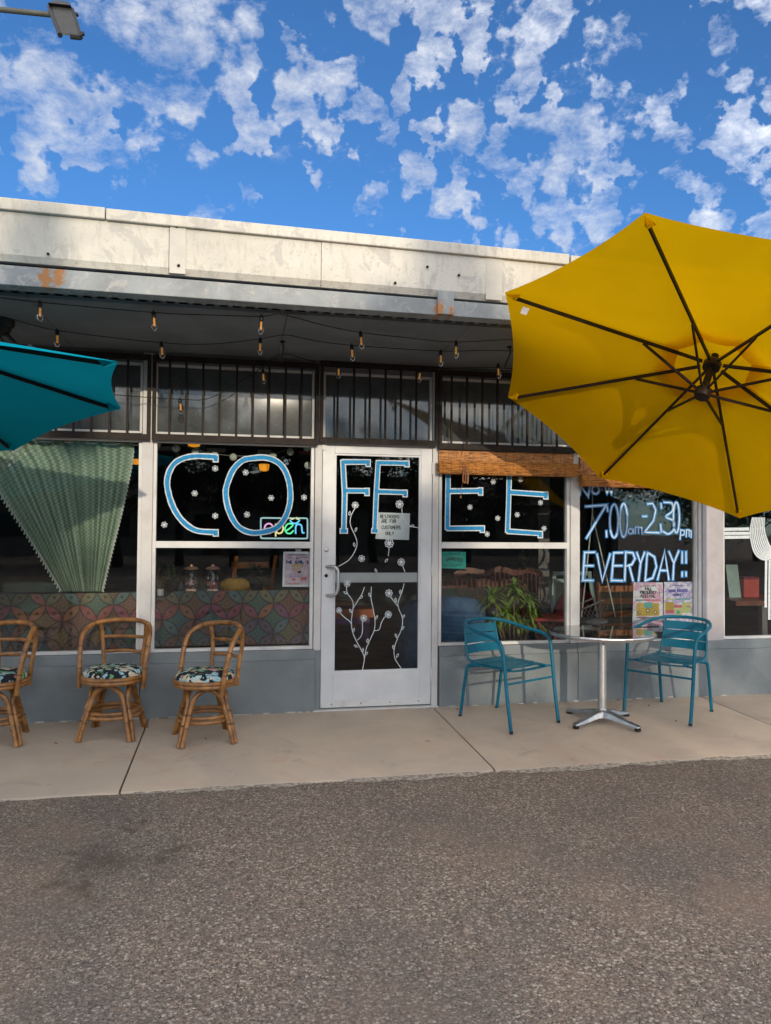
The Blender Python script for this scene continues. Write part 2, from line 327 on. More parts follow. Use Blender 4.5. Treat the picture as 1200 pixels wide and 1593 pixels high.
def m_film():
    m, g = newmat('patterned_film'); p = pos(g)
    o = WP(278.75, 940, .04); s = g.n('ShaderNodeSeparateXYZ', {0: p})
    X = g.m('SUBTRACT', s.outputs[0], o.x); Z = g.m('SUBTRACT', s.outputs[2], o.z)
    K = 1/.244
    u = g.m('MULTIPLY', g.m('ADD', X, Z), K); v = g.m('MULTIPLY', g.m('SUBTRACT', X, Z), K)
    iu, iv = g.m('FLOOR', u), g.m('FLOOR', v)
    qx, qy = g.m('SUBTRACT', g.m('SUBTRACT', u, iu), .5), g.m('SUBTRACT', g.m('SUBTRACT', v, iv), .5)
    ax, ay = g.m('ABSOLUTE', qx), g.m('ABSOLUTE', qy)
    mx, mn = g.m('MAXIMUM', ax, ay), g.m('MINIMUM', ax, ay)
    om = g.m('SUBTRACT', 1.0, mx)
    dist = g.m('SQRT', g.m('ADD', g.m('MULTIPLY', om, om), g.m('MULTIPLY', mn, mn)))
    petal = g.m('LESS_THAN', dist, .7071); line = g.m('LESS_THAN', g.m('ABSOLUTE', g.m('SUBTRACT', dist, .7071)), .026)
    hx = g.m('GREATER_THAN', ax, ay); nhx = g.m('SUBTRACT', 1.0, hx)
    mu = g.m('ADD', g.m('ADD', iu, .5), g.m('MULTIPLY', g.m('MULTIPLY', g.m('SIGN', qx), .5), hx))
    mv = g.m('ADD', g.m('ADD', iv, .5), g.m('MULTIPLY', g.m('MULTIPLY', g.m('SIGN', qy), .5), nhx))
    wn = g.n('ShaderNodeTexWhiteNoise', {'Vector': g.n('ShaderNodeCombineXYZ', {0: g.m('ROUND', g.m('MULTIPLY', mu, 2)), 1: g.m('ROUND', g.m('MULTIPLY', mv, 2)), 2: 3.0}).outputs[0]}, noise_dimensions='3D').outputs['Value']
    row = g.m('SUBTRACT', mu, mv)      # height of the petal row
    pal_t = g.ramp(wn, [(0, (.16, .17, .07)), (.3, (.07, .20, .20)), (.55, (.38, .09, .07)), (.75, (.20, .20, .09))], 'CONSTANT')
    pal_m = g.ramp(wn, [(0, (.34, .055, .12)), (.35, (.42, .15, .05)), (.6, (.24, .05, .17)), (.8, (.36, .07, .07))], 'CONSTANT')
    pal_b = g.ramp(wn, [(0, (.13, .09, .16)), (.3, (.09, .20, .24)), (.55, (.20, .085, .07)), (.8, (.10, .12, .16))], 'CONSTANT')
    pc = g.mix(g.step(row, -1.2, -.8), pal_b, g.mix(g.step(row, -.3, .3), pal_m, pal_t))
    wn2 = g.n('ShaderNodeTexWhiteNoise', {'Vector': g.n('ShaderNodeCombineXYZ', {0: iu, 1: iv, 2: 8.0}).outputs[0]}, noise_dimensions='3D').outputs['Value']
    dc = g.ramp(wn2, [(0, (.06, .17, .13)), (.28, (.18, .11, .05)), (.5, (.05, .16, .17)), (.66, (.22, .09, .06)), (.84, (.13, .14, .07))], 'CONSTANT')
    rad = g.m('SQRT', g.m('ADD', g.m('MULTIPLY', qx, qx), g.m('MULTIPLY', qy, qy)))
    ang = g.m('ARCTAN2', qy, qx)
    orn = g.m('MULTIPLY', g.step(g.m('SINE', g.m('MULTIPLY', ang, 8.0)), .0, .6), g.step(g.m('SINE', g.m('MULTIPLY', rad, 42.0)), .1, .6))
    dc = g.mix(g.m('MULTIPLY', orn, .45), dc, (.36, .30, .20))
    # ornament inside a petal: rays from its middle
    px_ = g.m('SUBTRACT', u, mu); py_ = g.m('SUBTRACT', v, mv)
    pr = g.m('SQRT', g.m('ADD', g.m('MULTIPLY', px_, px_), g.m('MULTIPLY', py_, py_))); pa = g.m('ARCTAN2', py_, px_)
    ray_ = g.m('MULTIPLY', g.step(g.m('SINE', g.m('MULTIPLY', pa, 12.0)), .2, .7), g.m('MULTIPLY', g.step(pr, .05, .10), g.step(pr, .30, .22)))
    pc = g.mix(g.m('MULTIPLY', ray_, .40), pc, (.46, .40, .36)); pc = g.mix(g.step(pr, .075, .05), pc, (.05, .06, .05))
    c = g.mix(petal, dc, pc); c = g.mix(line, c, (.020, .034, .042))
    nodes_ = g.step(g.m('ADD', mx, mn), .93, .96)
    c = g.mix(g.m('MULTIPLY', nodes_, .9), c, (.03, .05, .06))
    sp = g.n('ShaderNodeTexVoronoi', {'Vector': p, 'Scale': 95.0}); c = g.mix(g.m('MULTIPLY', g.step(sp.outputs['Distance'], .28, .16), .28), c, (.42, .36, .28))
    c = g.mix(.30, c, (.14, .115, .10)); c = g.mix(1.0, c, (.88, .84, .84), 'MULTIPLY')
    outm(g, bs(g, base=c, rough=.5, spec=.3)); return m
M['film'] = m_film()

def m_lace():
    m, g = newmat('green_lace'); p = objc(g)
    v = g.n('ShaderNodeTexVoronoi', {'Vector': p, 'Scale': 130.0}).outputs['Distance']
    stripes = g.m('SINE', g.m('MULTIPLY', g.n('ShaderNodeUVMap').outputs[0], 1.0))
    uv = g.n('ShaderNodeSeparateXYZ', {0: g.n('ShaderNodeUVMap').outputs[0]})
    zig = g.m('ABSOLUTE', g.m('SINE', g.m('ADD', g.m('MULTIPLY', uv.outputs[0], 62.0), g.m('MULTIPLY', g.m('SINE', g.m('MULTIPLY', uv.outputs[1], 260.0)), .6))))
    c = g.mix(g.step(zig, .75, .95), (.30, .42, .31), (.50, .62, .50))
    hole = g.m('MULTIPLY', g.step(v, .34, .24), g.m('SUBTRACT', 1.0, g.m('MULTIPLY', g.step(zig, .8, .95), .6)))
    sh = bs(g, base=c, rough=.95, spec=.1)
    sh = g.n('ShaderNodeMixShader', {0: .3, 1: sh, 2: g.n('ShaderNodeBsdfTranslucent', {'Color': c}).outputs[0]}).outputs[0]
    outm(g, g.n('ShaderNodeMixShader', {0: g.m('MULTIPLY', hole, .75), 1: sh, 2: g.n('ShaderNodeBsdfTransparent').outputs[0]}).outputs[0]); return m
M['lace'] = m_lace()

def m_bamboo():
    m, g = newmat('bamboo_reed'); p = pos(g)
    n = g.noise(g.vm('MULTIPLY', p, (9, 75, 75)), 1.0, 4, .75); n2 = g.noise(g.vm('MULTIPLY', p, (16, 105, 105)), 1.0, 3, .65)
    c = g.ramp(n, [(.25, (.20, .07, .016)), (.42, (.42, .165, .035)), (.58, (.56, .25, .06)), (.8, (.66, .35, .10))])
    c = g.mix(g.m('MULTIPLY', g.step(n2, .50, .60), .8), c, (.11, .038, .012))
    s = g.n('ShaderNodeSeparateXYZ', {0: p}).outputs[0]
    st = g.step(g.m('ABSOLUTE', g.m('SUBTRACT', g.m('FRACT', g.m('MULTIPLY', s, 14.0)), .5)), .05, .025)
    c = g.mix(g.m('MULTIPLY', st, .55), c, (.13, .05, .018))
    outm(g, bs(g, base=c, rough=.6, normal=bump(g, n2, .7, .004))); return m
M['bamboo'] = m_bamboo()

def m_marble():
    m, g = newmat('dark_marbled_top'); p = pos(g)
    n = g.noise(g.vm('MULTIPLY', p, (1.0, 2.2, 1)), 9, 6, .65, 1.8)
    c = g.ramp(n, [(.3, (.012, .012, .013)), (.52, (.03, .03, .031)), (.60, (.20, .20, .20)), (.66, (.03, .03, .03))])
    outm(g, bs(g, base=c, rough=.055, spec=1.0, coat=.7)); return m
M['marble'] = m_marble()
def m_rim():
    m, g = newmat('hammered_rim'); p = pos(g)
    outm(g, bs(g, base=(.62, .62, .64), metal=1.0, rough=.28, normal=bump(g, g.noise(p, 70, 4, .6), .8, .004))); return m
M['rim'] = m_rim()
def m_candy(name, cols):
    m, g = newmat(name)
    r = g.n('ShaderNodeObjectInfo').outputs['Random']
    wn = g.n('ShaderNodeTexVoronoi', {'Vector': pos(g), 'Scale': 62.0}).outputs['Color']
    c = g.ramp(g.n('ShaderNodeSeparateColor', {0: wn}).outputs[0], [(i/len(cols), cc) for i, cc in enumerate(cols)], 'CONSTANT')
    outm(g, bs(g, base=c, rough=.35)); return m
M['candy'] = m_candy('mixed_candy', [(.55, .25, .05), (.45, .08, .25), (.4, .45, .35), (.6, .55, .5), (.3, .07, .12)])
M['candy2'] = m_candy('red_candy', [(.6, .2, .15), (.55, .1, .06), (.65, .5, .45)])

# ------------------------------------------------------------------ mesh builder
class MB:
    def __init__(s): s.v = []; s.f = []; s.mi = []; s.uv = None
    def add(s, vs, fs, m=0):
        o = len(s.v); s.v += [tuple(v) for v in vs]
        s.f += [tuple(i+o for i in f) for f in fs]; s.mi += [m]*len(fs); return s
    def hexa(s, p, m=0):      # 8 points: bottom ring 0-3, top ring 4-7 (both counter-clockwise seen from above)
        return s.add(p, [(3,2,1,0),(4,5,6,7),(0,1,5,4),(1,2,6,5),(2,3,7,6),(3,0,4,7)], m)
    def bx(s, x0, x1, y0, y1, z0, z1, m=0):
        return s.hexa([(x0,y0,z0),(x1,y0,z0),(x1,y1,z0),(x0,y1,z0),(x0,y0,z1),(x1,y0,z1),(x1,y1,z1),(x0,y1,z1)], m)
    def obox(s, c, ax, ay, az, m=0):   # half axes
        c, ax, ay, az = map(Vector, (c, ax, ay, az))
        return s.hexa([c-ax-ay-az, c+ax-ay-az, c+ax+ay-az, c-ax+ay-az, c-ax-ay+az, c+ax-ay+az, c+ax+ay+az, c-ax+ay+az], m)
    def beam(s, a, b, wd, ht, up=(0,0,1), m=0):
        a, b = Vector(a), Vector(b); d = (b-a).normalized(); up = Vector(up); sd = d.cross(up).normalized(); u2 = sd.cross(d)
        return s.obox((a+b)/2, d*((b-a).length/2), -sd*(wd/2), u2*(ht/2), m)
    def tube(s, pts, r, n=8, closed=False, m=0, cap=True):
        pts = [Vector(p) for p in pts]; k = len(pts); rr = r if isinstance(r, (list, tuple)) else [r]*k
        T = []
        for i in range(k):
            if closed: t = pts[(i+1)%k]-pts[i-1]
            else: t = pts[min(i+1, k-1)]-pts[max(i-1, 0)]
            T.append(t.normalized())
        a = Vector((0,0,1)) if abs(T[0].z) < .9 else Vector((1,0,0))
        nv = T[0].cross(a).normalized(); rings = []
        for i in range(k):
            nv = (nv - T[i]*nv.dot(T[i])).normalized(); bv = T[i].cross(nv)
            rings.append([pts[i] + (nv*math.cos(2*math.pi*j/n)+bv*math.sin(2*math.pi*j/n))*rr[i] for j in range(n)])
        vs = [p for q in rings for p in q]; fs = []
        for i in range(k if closed else k-1):
            i2 = (i+1)%k
            off = 0
            if closed and i2 == 0:
                off = min(range(n), key=lambda o: sum((rings[i][j]-rings[0][(j+o)%n]).length for j in range(n)))
            for j in range(n):
                fs.append((i*n+j, i*n+(j+1)%n, i2*n+(j+1+off)%n, i2*n+(j+off)%n))
        if cap and not closed:
            fs.append(tuple(reversed(range(n)))); fs.append(tuple((k-1)*n+j for j in range(n)))
        return s.add(vs, fs, m)
    def lathe(s, prof, n=16, c=(0,0,0), mat=None, m=0):
        c = Vector(c); vs = []; fs = []
        for (r, z) in prof:
            for j in range(n):
                p = Vector((r*math.cos(2*math.pi*j/n), r*math.sin(2*math.pi*j/n), z))
                vs.append(c + (mat @ p if mat else p))
        for i in range(len(prof)-1):
            for j in range(n): fs.append((i*n+j, i*n+(j+1)%n, (i+1)*n+(j+1)%n, (i+1)*n+j))
        if prof[0][0] > 1e-4: fs.append(tuple(reversed(range(n))))
        if prof[-1][0] > 1e-4: fs.append(tuple((len(prof)-1)*n+j for j in range(n)))
        return s.add(vs, fs, m)
    def ball(s, c, r, n=8, m=0, sc=(1,1,1)):
        c = Vector(c); prof = [(math.sin(math.pi*i/(n//2+1))*r, -math.cos(math.pi*i/(n//2+1))*r) for i in range(n//2+2)]
        vs = []; fs = []; k = len(prof)
        for (rr, z) in prof:
            for j in range(n): vs.append(c+Vector((max(rr,1e-5)*math.cos(2*math.pi*j/n)*sc[0], max(rr,1e-5)*math.sin(2*math.pi*j/n)*sc[1], z*sc[2])))
        for i in range(k-1):
            for j in range(n): fs.append((i*n+j, i*n+(j+1)%n, (i+1)*n+(j+1)%n, (i+1)*n+j))
        return s.add(vs, fs, m)
    def strip(s, pts, wd, closed=False, m=0, nrm=(0,-1,0)):   # flat painted stroke through 3-D points, mitred
        pts = [Vector(p) for p in pts]; k = len(pts); nr = Vector(nrm); L = []; Q = []
        wl = wd if isinstance(wd, (list, tuple)) else [wd]*k
        for i in range(k):
            a = pts[i-1] if (i > 0 or closed) else None; b = pts[(i+1)%k] if (i < k-1 or closed) else None
            d1 = (pts[i]-a).normalized() if a is not None else None; d2 = (b-pts[i]).normalized() if b is not None else None
            if d1 is None: d1 = d2
            if d2 is None: d2 = d1
            n1, n2 = nr.cross(d1), nr.cross(d2); mm = n1+n2
            if mm.length < .2: mm = n1
            mm.normalize(); sc = min(1/max(mm.dot(n1), .35), 2.2)
            L.append(pts[i]+mm*wl[i]/2*sc); Q.append(pts[i]-mm*wl[i]/2*sc)
        vs = L+Q; fs = [(i, k+i, k+(i+1)%k, (i+1)%k) for i in range(k if closed else k-1)]
        return s.add(vs, fs, m)
    def poly(s, pts, m=0): return s.add(pts, [tuple(range(len(pts)))], m)
    def build(s, name, mats, parent=None, smooth=False, bevel=0.0, ang=40, loc=None):
        me = bpy.data.meshes.new(name); me.from_pydata(s.v, [], s.f)
        for mt in (mats if isinstance(mats, (list, tuple)) else [mats]): me.materials.append(M[mt] if isinstance(mt, str) else mt)
        me.polygons.foreach_set('material_index', s.mi)
        if s.uv:
            ul = me.uv_layers.new(name='uv')
            for lp in me.loops: ul.data[lp.index].uv = s.uv[lp.vertex_index]
        if smooth:
            me.polygons.foreach_set('use_smooth', [True]*len(me.polygons)); me.set_sharp_from_angle(angle=R(ang))
        me.update(); o = bpy.data.objects.new(name, me); col.objects.link(o)
        if parent: o.parent = parent
        if loc: o.location = loc
        if bevel:
            b = o.modifiers.new('bevel', 'BEVEL'); b.width = bevel; b.segments = 2; b.limit_method = 'ANGLE'
        return o
def tag(o, label=None, cat=None, group=None, kind=None):
    if label: o['label'] = label
    if cat: o['category'] = cat
    if group: o['group'] = group
    if kind: o['kind'] = kind
    return o
def thing(name, label, cat, loc=(0,0,0), rz=0, group=None):
    o = bpy.data.objects.new(name, None); col.objects.link(o); o.location = loc; o.rotation_euler = (0,0,rz); o.empty_display_size = .1
    return tag(o, label, cat, group)
def spline(pts, k=6, closed=False):
    P = [Vector(p) for p in pts]; n = len(P); out = []
    for i in range(n if closed else n-1):
        p0 = P[i-1] if (i > 0 or closed) else P[0]*2-P[1]; p1 = P[i]; p2 = P[(i+1)%n]; p3 = P[(i+2)%n] if (i+2 < n or closed) else P[n-1]*2-P[n-2]
        for j in range(k):
            t = j/k; out.append(.5*((2*p1)+(p2-p0)*t+(2*p0-5*p1+4*p2-p3)*t*t+(3*p1-p0-3*p2+p3)*t**3))
    if not closed: out.append(P[-1])
    return out
def ZM(x0, y0, s): return lambda x, y: (x0+x/s, y0+y/s)

exec_parts = []
# ================================================================== ground, sidewalk
AZ = -.082
gm = MB(); gm.poly([(-400,-400,AZ),(400,-400,AZ),(400,400,AZ),(-400,400,AZ)])
tag(gm.build('asphalt', 'asphalt'), 'old brown grey asphalt of exposed aggregate with oil stains', None, kind='structure')
sw = MB(); sw.poly([(-9.5,.02,-.075),(-9.5,-1.5,-.079),(9.5,-1.5,-.079),(9.5,.02,-.075)])
sidewalk = tag(sw.build('sidewalk', 'joint'), kind='structure')
jx = [-8.2, -5.9, -3.62, -1.325, .915, 3.37, 5.7, 8.0]
rs = random.Random(3)
for a, b in zip(jx[:-1], jx[1:]):
    s = MB(); a2, b2 = a+.006, b-.006; n = 60; rows = []
    fr = []; q = 0
    for i in range(n+1):
        q = .75*q+rs.uniform(-.006, .006); fr.append(-1.535+q+(-.012 if rs.random() < .06 else 0))
    for i in range(n+1):
        x = a2+(b2-a2)*i/n; yf = fr[i]
        rows.append([(x,.03,gz(.03)),(x,-.75,gz(-.75)),(x,yf+.02,gz(yf+.02)),(x,yf+.004,gz(yf)-.005),(x,yf,gz(yf)-.013),(x,yf,-.2)])
    k = len(rows[0]); s.add([p for r in rows for p in r], [(i*k+j, i*k+j+1, (i+1)*k+j+1, (i+1)*k+j) for i in range(n) for j in range(k-1)])
    s.add([rows[0][j] for j in range(k)]+[(a2,.03,-.2)], [tuple(range(k+1))]); s.add([rows[-1][j] for j in range(k)]+[(b2,.03,-.2)], [tuple(reversed(range(k+1)))])
    s.build('slab', 'concrete', sidewalk, smooth=True, ang=35)
for (xa, xb) in ((-3.5,-1.9),(-1.25,-.2),(-.05,.85),(.95,2.2),(2.25,3.3),(3.4,5.2)):
    s = MB(); n = int((xb-xa)/.02); wv_ = 0; L = []; Q = []
    for i in range(n+1):
        wv_ = .9*wv_+rs.uniform(-.010, .010); x = xa+(xb-xa)*i/n
        e = max(0, math.sin(math.pi*i/n))**.4
        L.append((x, -1.515, AZ+.012)); Q.append((x, -1.54-max(.004, (.050+1.6*wv_))*e, AZ+.003))
    s.add(L+Q, [(i, n+1+i, n+2+i, i+1) for i in range(n)])
    s.build('concrete_spill', 'mortar', sidewalk)

# ================================================================== building
bld = thing('coffee_shop', 'low grey coffee shop with white fascia, dark soffit and big painted windows', 'building')
def X0(px, y=0.0, py=840): return WP(px, py, y).x
def part(name, mats, mb, parent=bld, **k): return mb.build(name, mats, parent, **k)
BX0, BX1 = -9.0, 9.0
FY = -1.5
def zline(y0, y662, y=FY):
    a, b = WP(0, y0, y), WP(662, y662, y)
    return lambda x: a.z+(b.z-a.z)*(x-a.x)/(b.x-a.x)
zt, zc, zp, zl, zg, zb = zline(309.5, 375), zline(326.5, 391), zline(394, 449.5), zline(404, 459), zline(411.5, 464.5), zline(442.5, 489)
def slab_x(mb, xa, xb, ya, yb, z_lo, z_hi, m=0, ylo=None):
    yl = ya if ylo is None else ylo
    mb.hexa([(xa,yl,z_lo(xa)),(xb,yl,z_lo(xb)),(xb,yb,z_lo(xb)),(xa,yb,z_lo(xa)),(xa,ya,z_hi(xa)),(xb,ya,z_hi(xb)),(xb,yb,z_hi(xb)),(xa,yb,z_hi(xa))], m)
xs = [BX0, -5.0] + [WP(p, 400, FY).x for p in (-190, 263, 500, 760, 960)] + [5.2, BX1]
offs = [0, .004, 0, .002, .005, .001, .004, 0]
for i in range(len(xs)-1):
    b = MB(); o = offs[i]; xa, xb = xs[i]+.0015, xs[i+1]-.0015
    ns_ = 10
    for j in range(ns_):      # sheet metal, slightly oil-canned
        pass
    slab_x(b, xa, xb, FY-o, FY+.03, zp, zc); slab_x(b, xa, xb, FY-o, FY+.03, zl, zp, 0, FY+.035-.02)
    part('fascia_panel', 'fascia', b)
for (pa, pb, t) in ((264, 289, .009), (756, 781, .008)):
    b = MB(); xa, xb = WP(pa, 400, FY).x, WP(pb, 400, FY).x
    slab_x(b, xa, xb, FY-t, FY-.0055, lambda x: zl(x)+.004, lambda x: zc(x)-.004); part('fascia_seam_cover', 'fascia_patch', b)
for i, (pa, pb) in enumerate(((-2600, -700), (-698, 164), (165.5, 884), (886, 2600))):
    b = MB(); xa, xb = WP(pa, 360, FY).x if i else BX0, WP(pb, 360, FY).x if i < 3 else BX1
    d = (0, .004, 0, -.006)[i]
    slab_x(b, max(xa, BX0), min(xb, BX1), FY-.026, FY+.12, lambda x: zc(x)-.004+d*.5, lambda x: zt(x)+d)
    part('fascia_cap', 'fascia', b, bevel=.006)
rk = random.Random(11)
for (px, py) in ((275, 352), (278, 413), (665, 415), (714, 428), (615, 440), (75, 395)):   # bolt heads
    q = WP(px, py, FY-.012); b = MB(); b.lathe([(.009, 0), (.009, .004), (.003, .007)], 8, q, Matrix.Rotation(R(90), 3, 'X')); part('bolt', 'bar', b)
b = MB(); slab_x(b, BX0, BX1, FY+.06, FY+.10, zg, zl); part('fascia_gap_shade', 'wire', b)  # black strip stands in for the shade inside the gap
b = MB(); slab_x(b, BX0, BX1, FY-.006, FY+.10, zb, zg); part('edge_beam', 'beam', b, bevel=.004)
b = MB(); xa, xb = WP(681, 460, FY-.02).x, WP(706, 460, FY-.02).x
slab_x(b, xa, xb, FY-.030, FY-.0085, lambda x: zb(x)+.002, lambda x: zl(x)+.028); part('beam_bracket', 'beam', b, bevel=.003)
SZ = 2.79
b = MB(); per = .08; x = BX0; P = []; y1, y2 = FY+.105, FY+.20
while x < BX1:
    zz = zb(x)
    P += [(x, zz+.012), (x+per*.32, zz+.012), (x+per*.5, zz+.040), (x+per*.82, zz+.040)]; x += per
b.add([(p[0], y1, p[1]) for p in P]+[(p[0], y2, p[1]+.004) for p in P], [(i, i+1, len(P)+i+1, len(P)+i) for i in range(len(P)-1)])
b.add([(p[0], y1+.002, p[1]) for p in P]+[(p[0], y1+.002, zb(p[0])+.07) for p in P], [(i, len(P)+i, len(P)+i+1, i+1) for i in range(len(P)-1)])
part('deck_edge', 'soffit', b)
sx = [BX0, -4.3, WP(75, 520, -.8).x, WP(440, 520, -.8).x, WP(700, 520, -.8).x, 3.4, 5.9, BX1]
for i in range(len(sx)-1):
    b = MB(); b.bx(sx[i]+.002, sx[i+1]-.002, FY+.19, .06, SZ, SZ+.02); part('soffit_panel', 'soffit', b)
b = MB(); slab_x(b, BX0, BX1, FY+.10, 8.0, lambda x: 2.83, lambda x: 3.0); part('roof', 'roof', b)

# lower wall in panels, band, sill
ZS = .492
xj = [X0(p) for p in (222,)]
DL, DR = X0(491.5), X0(682.5)
def wall_run(xa, xb):
    b = MB(); b.bx(xa, xb, -.045, .16, -.12, .392); part('wall_panel', 'stucco', b, bevel=.004)
    b = MB(); b.bx(xa, xb, -.034, .15, .392, ZS-.022); part('wall_band', 'stucco_band', b, bevel=.003)
for xa, xb in ((BX0, -4.4), (-4.397, xj[0]), (xj[0]+.004, DL), (DR+.005, X0(900, -.045)), (X0(900, -.045)+.004, 5.2), (5.204, BX1)): wall_run(xa, xb)
b = MB()
for i in range(70):
    x = rs.uniform(-3.2, 4.6)
    if DL-.02 < x < DR+.03: continue
    l = rs.uniform(.01, .09); b.bx(x, x+l, -.052, -.040, gz(-.05)-.01, gz(-.05)+rs.uniform(.003, .011))
tag(part('base_caulk', 'caulk', b), kind='stuff')

# window frames ---------------------------------------------------------------
GY = .030
ZM1 = WP(360, 847.5).z
ZH = 2.125
def window(name, xa, xb, z0, z1, mid=None, pane='glass', fw=.026, fm='alu', y0=-.004, y1=.055):
    b = MB(); b.bx(xa, xa+fw, y0, y1, z0, z1); b.bx(xb-fw, xb, y0, y1, z0, z1)
    b.bx(xa+fw, xb-fw, y0+.002, y1, z0, z0+fw*.9); b.bx(xa+fw, xb-fw, y0+.002, y1, z1-fw, z1)
    if mid: b.bx(xa+fw, xb-fw, y0-.002, y1, mid-.026, mid+.026)
    wnd = part(name, fm, b, bevel=.002)
    spans = [(z0+fw*.9, z1-fw)] if not mid else [(z0+fw*.9, mid-.026), (mid+.026, z1-fw)]
    for (za, zb_) in spans:
        p = MB(); p.bx(xa+fw, xb-fw, GY, GY+.006, za, zb_); part('pane', pane, p, wnd)
    return wnd
mA = (X0(219.5), X0(237)); mB = (X0(886.5), X0(899.5)); mC = (X0(1085), X0(1090)); cl = (X0(1090.5), X0(1123.3))
win_curtain = window('window', -4.2, mA[0], ZS-.02, ZH)
win_co = window('window', mA[1], X0(488), ZS-.02, ZH, ZM1)
win_ee = window('window', X0(682.5), mB[0], ZS-.02, ZH, WP(785, 848.5).z)
win_hours = window('window', mB[1], mC[0], ZS-.02, ZH, fw=.016)
win_mug = window('window', cl[1], 6.4, ZS-.02, ZH)
def upright(name, xa, xb, ya, yb, z0, z1, m='alu_worn'):
    b = MB(); b.bx(xa, xb, ya, yb, z0, z1); return part(name, m, b, bevel=.003)
for xa, xb in (mA, mB, mC): upright('mullion', xa+.001, xb-.001, -.022, .07, ZS-.02, SZ)
upright('column', cl[0], cl[1]-.002, -.030, .10, .40, SZ, 'column')
upright('column', -4.45, -4.2, -.030, .10, .40, SZ, 'column'); upright('column', 6.4, 6.7, -.030, .10, .40, SZ, 'column')
upright('side_wall', BX0, -4.45, -.03, .10, ZS-.022, SZ, 'stucco'); upright('side_wall', 6.7, BX1, -.03, .10, ZS-.022, SZ, 'stucco')
# door frame
xl0, xl1, xr0, xr1 = X0(489), X0(500.2), X0(672), X0(681.5)
upright('door_jamb', xl0, xl1-.001, -.016, .07, ZS-.03, SZ); upright('door_jamb', xr0+.001, xr1, -.016, .07, -.05, SZ)
upright('door_jamb_base', xl0+.002, xl1-.002, -.018, .07, -.05, ZS-.03, 'stucco_band')
upright('threshold', xl0, xr1, -.05, .12, -.06, -.012, 'alu_worn')
# transoms
ZT0, ZT1 = 2.165, 2.715
tr = [(-4.2, mA[0]), (mA[1], X0(488)), (xl1, xr0), (X0(682.5), mB[0]), (mB[1], mC[0]), (cl[1], 6.4)]
for xa, xb in tr:
    window('transom_window', xa+.004, xb-.004, ZT0, ZT1, None, 'transom', .019, 'alu_worn')
    b = MB(); b.bx(xa, xb, .0, .06, ZT1+.002, SZ); part('transom_head', 'soffit', b)
    b = MB(); b.bx(xa, xb, .002, .06, ZH+.002, ZT0-.002); part('transom_bar', 'bar', b)
# steel grilles in front of the transoms
def grille(xa, xb, bars, zr=(2.128, 2.742)):
    y = -.075; b = MB(); b.bx(xa, xb, y-.010, y+.022, zr[0]-.022, zr[0]+.022)
    b.bx(xa, xb, y-.010, y+.022, zr[1]-.020, zr[1]+.022); b.bx(xa, xa+.026, y-.008, y+.02, zr[0]+.022, zr[1]-.020); b.bx(xb-.026, xb, y-.008, y+.02, zr[0]+.022, zr[1]-.020)
    for xx in (xa+.05, xb-.05): b.bx(xx-.01, xx+.01, y+.02, .01, zr[0]-.01, zr[0]+.01)
    gr = part('security_grille', 'bar', b)
    for px in bars:
        x = WP(px, 620, y).x; s = MB(); s.bx(x-.008, x+.008, y-.006, y+.010, zr[0]+.022, zr[1]-.020); part('bar', 'bar', s, gr)
grille(-4.2, X0(231, -.075), [142.5-27.5*k for k in range(16)][::-1]+[170.5, 198.5])
grille(X0(233.5, -.075), X0(494.5, -.075), [264, 289.5, 316, 342, 368.5, 394, 419, 444.5, 469.5])
grille(X0(496, -.075), X0(681, -.075), [525.5, 551, 575.5, 600, 624, 648], (2.150, 2.765))
grille(X0(682, -.075), X0(899, -.075), [703, 727, 751, 774.5, 798, 821, 844, 867], (2.128, 2.742))
grille(X0(901, -.075), 3.55, [925, 948, 971, 994, 1017, 1040, 1062, 1084])
grille(3.57, 6.4, [1128+22*k for k in range(24)])

# shell and room behind the glass
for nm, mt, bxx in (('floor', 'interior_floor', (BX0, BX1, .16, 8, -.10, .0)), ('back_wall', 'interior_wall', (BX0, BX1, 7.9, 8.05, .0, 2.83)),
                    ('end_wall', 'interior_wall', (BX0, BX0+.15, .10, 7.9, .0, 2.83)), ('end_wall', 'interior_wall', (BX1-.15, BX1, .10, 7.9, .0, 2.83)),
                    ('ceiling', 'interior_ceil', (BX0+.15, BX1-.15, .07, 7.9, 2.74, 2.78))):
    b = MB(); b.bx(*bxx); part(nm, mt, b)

# ------------------------------------------------------------------ door
ZD0, ZD1 = -.004, 2.138
dx0, dx1 = X0(500.8), X0(671.6)
gx0, gx1 = X0(520), X0(654.5); gz0, gz1 = WP(585, 1045).z, WP(585, 707).z
d = MB(); dy0, dy1 = -.006, .040
d.bx(dx0, gx0, dy0, dy1, ZD0, ZD1); d.bx(gx1, dx1, dy0, dy1, ZD0, ZD1)
d.bx(gx0, gx1, dy0, dy1, gz1, ZD1); d.bx(gx0, gx1, dy0, dy1, ZD0, gz0)
door = part('door', 'door_white', d, bevel=.003)
b = MB(); t = .014
b.bx(gx0, gx0+t, .004, .03, gz0, gz1); b.bx(gx1-t, gx1, .004, .03, gz0, gz1); b.bx(gx0+t, gx1-t, .004, .03, gz1-t, gz1); b.bx(gx0+t, gx1-t, .004, .03, gz0, gz0+t)
part('glazing_bead', 'door_white', b, door)
b = MB(); b.bx(gx0+t, gx1-t, .022, .028, gz0+t, gz1-t); part('pane', 'glass', b, door)
zm = WP(585, 899).z; b = MB(); b.bx(gx0+t, gx1-.012, .034, .062, zm-.040, zm+.040); part('push_bar', 'alu', b, door, bevel=.003)
b = MB(); b.bx(dx0+.015, dx1-.012, -.012, -.007, ZD0+.002, ZD0+.055); part('door_sweep', 'alu', b, door, bevel=.002)
for k in range(4):
    b = MB(); b.lathe([(.005, 0), (.005, .003)], 8, (dx0+.09+k*.24, -.012, ZD0+.03), Matrix.Rotation(R(90), 3, 'X')); part('screw', 'bar', b, door)
